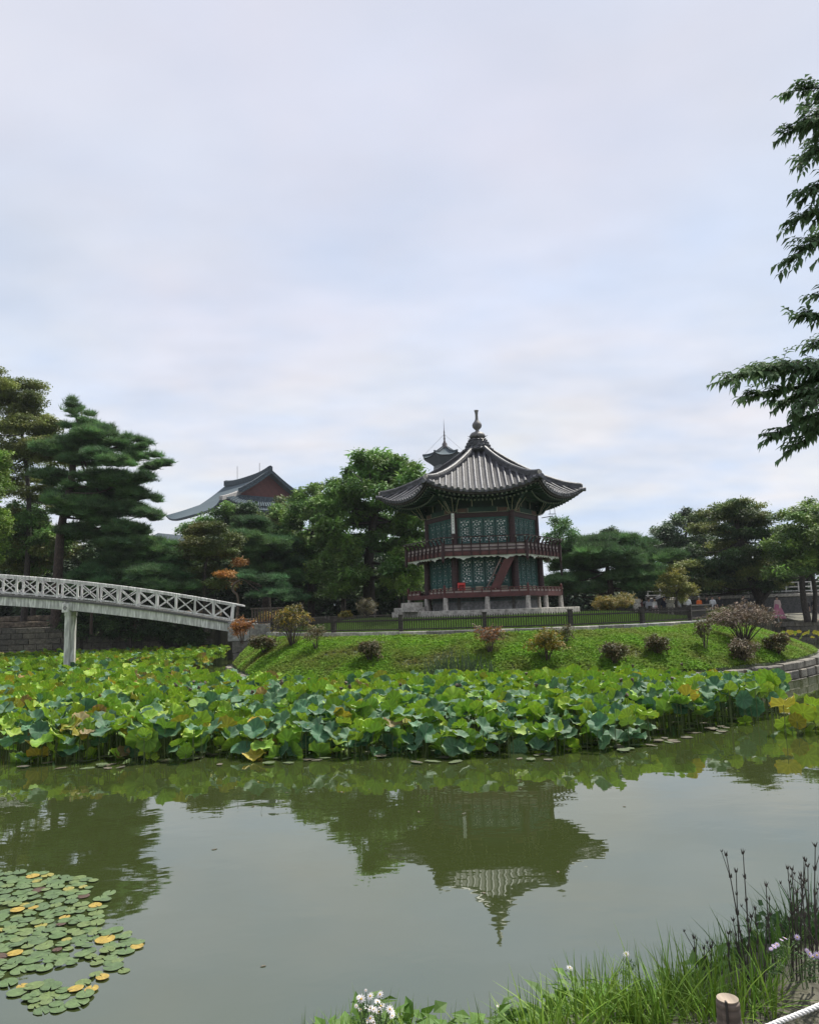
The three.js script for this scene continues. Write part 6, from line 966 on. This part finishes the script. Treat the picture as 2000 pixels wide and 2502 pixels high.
{ // tall dry stems with tiers of seed heads: [base px, top px, depth]
  const dm = mat([0.05, 0.042, 0.035]), cap = (p, s) => { const l = []; for (let i = 0; i < 4; i++) { const a = i / 4 * 6.28 + rr(0, 1.2), g = new THREE.ConeGeometry(0.0052 * s, 0.032 * s * rr(0.7, 1.2), 5).rotateX(rr(0.15, 0.6)).translate(0, 0.013 * s, 0.009 * s).rotateY(a); l.push(g.translate(p.x, p.y, p.z)); } return l; };
  const ST = [[1826, 2310, 1773, 2090, 3.9], [1840, 2310, 1814, 2085, 3.85], [1893, 2310, 1870, 2165, 3.8], [1810, 2320, 1797, 2130, 4.0], [1795, 2330, 1778, 2282, 3.9], [1815, 2330, 1790, 2250, 4.0], [1855, 2320, 1843, 2222, 3.9], [1865, 2310, 1872, 2245, 3.85], [1830, 2330, 1835, 2240, 3.9], [1936, 2300, 1923, 2123, 3.8], [1945, 2310, 1933, 2125, 3.75], [1958, 2310, 1966, 2105, 3.8], [1965, 2300, 1955, 2140, 3.7], [1978, 2310, 1972, 2118, 3.7], [1985, 2310, 1990, 2185, 3.75], [1955, 2320, 1945, 2180, 3.8], [1990, 2310, 1962, 2155, 3.7], [2004, 2320, 1990, 2068, 3.6], [2010, 2310, 2002, 2165, 3.6], [1932, 2310, 1926, 2248, 3.8], [1700, 2345, 1694, 2292, 4.1], [1722, 2340, 1719, 2318, 4.1], [1738, 2340, 1736, 2315, 4.1]];
  ST.forEach(([bx, by, tx, ty, d], i) => {
    const b = at(bx, by + 90, d), T = at(tx, ty, d), t = thing('seed_stem', i < 9 ? 'dry dark stem with seed heads in the loose group right of the post' : i < 20 ? 'dry dark stem with seed heads in the dense group at the right edge' : 'short dark seed spike in the grass left of the seed stems', 'dry stem', b, 0, i < 9 ? 'loose group of dry seed stems' : i < 20 ? 'dense group of dry seed stems' : 'short seed spikes'), l = T.clone().sub(b), cv = new THREE.CatmullRomCurve3([V(0, 0, 0), l.clone().multiplyScalar(0.5).add(V(rr(-0.015, 0.015), 0, 0)), l]);
    const st = [limb([V(0, 0, 0), cv.getPoint(0.5), l], [0.0042, 0.0034, 0.002], 5)], hd = [...cap(l, 0.8)], H = l.length();
    const tiers = Math.max(2, Math.round((H - 0.2) / 0.085)); for (let k = 1; k <= tiers; k++) { const p = cv.getPoint(clamp(1 - k * 0.11 * rr(0.9, 1.1) / Math.max(H, 0.5), 0.02, 1)); if (k > 8) break; if (rnd() < 0.75) hd.push(...cap(p, rr(0.55, 0.95)));
      if (rnd() < (i > 8 ? 0.75 : 0.4)) { const e = p.clone().add(V(rr(-0.07, 0.07), rr(0.05, 0.13), rr(-0.04, 0.04))); st.push(bar(p, e, 0.002, 0.0014, 4)); hd.push(...cap(e, rr(0.4, 0.65))); } }
    mesh('stem', merge(st), dm, t); mesh('seed_heads', merge(hd), dm, t, 'stuff');
  });
}
{ // asters: a white clump at the bottom edge, a lilac one at the right
  const petal = () => { const l = []; for (let i = 0; i < 11; i++) { const g = leafQuad(0.019, 0.0065, 0.05, 0.1); l.push(g.rotateY(i / 11 * 6.283)); } return mergeGeometries(l); };
  const P = petal(), core = new THREE.SphereGeometry(0.0045, 8, 5).scale(1, 0.6, 1), ym = mat([0.5, 0.32, 0.03]), sm = mat([0.07, 0.11, 0.035]);
  const clumpA = (name, label, list, d, c) => {
    const b = atY(list[0][0], 2520, 1); const base = at(list.reduce((a, x) => a + x[0], 0) / list.length, list.reduce((a, x) => Math.max(a, x[1]), 0) + 60, d), t = thing(name, label, 'flowers', base), st = [], pm = leafMat(c, 0.3);
    for (const [px, py, s = 1] of list) { const p = at(px, py, d + rr(-0.08, 0.08)).sub(base); st.push(limb([V(p.x * 0.3, 0, p.z), p.clone().multiplyScalar(0.6).add(V(rr(-0.02, 0.02), 0, 0)), p], [0.0025, 0.002, 0.0012], 4)); const h = mesh('flower_head', P, pm, t); h.position.copy(p); h.rotation.set(rr(0.2, 1.1), rr(-0.5, 0.5), rr(-0.5, 0.5)); h.scale.setScalar(s * rr(0.85, 1.15)); mesh('flower_centre', core, ym, h); }
    mesh('stems', merge(st), sm, t);
    const m = [], cc = []; for (let i = 0; i < 60; i++) { const [px, py] = pick(list); m.push(MX(at(px + rr(-14, 14), py + rr(8, 70), d + rr(-0.1, 0.1)).sub(base), rr(0.1, 0.2), spin(0.9))); cc.push(col([0.06, 0.12, 0.035], 0.3)); } inst('leaves', CL.shrub[0], LEAF, m, cc, t);
  };
  clumpA('white_aster', 'clump of small white daisy like flowers at the bottom edge', [[928, 2430], [904, 2434], [882, 2441], [876, 2436, 0.6], [893, 2420, 0.5], [922, 2447], [905, 2463], [912, 2466], [898, 2462], [930, 2458], [925, 2472], [952, 2466], [956, 2470], [958, 2482], [904, 2488], [898, 2494], [912, 2498], [870, 2458, 0.6], [880, 2466, 0.6]], 3.45, [0.75, 0.72, 0.74]);
  clumpA('lilac_aster', 'clump of pale lilac daisy like flowers under the seed stems at right', [[1890, 2312, 0.7], [1897, 2308, 0.7], [1882, 2318, 0.6], [1908, 2296, 0.6], [1946, 2290, 0.7], [1976, 2330, 0.8], [1984, 2338, 0.8], [1994, 2334, 0.8], [2000, 2330, 0.8], [1970, 2322, 0.6], [1917, 2292, 0.6]], 3.55, [0.5, 0.42, 0.62]);
  clumpA('single_aster', 'few white flower heads on thin stems above the middle of the grass', [[1528, 2330], [1532, 2334, 0.8], [1391, 2364], [1216, 2458, 0.6], [1240, 2456, 0.6], [1655, 2404, 0.8]], 4.3, [0.7, 0.68, 0.7]);
}
renderer.render(scene, camera);
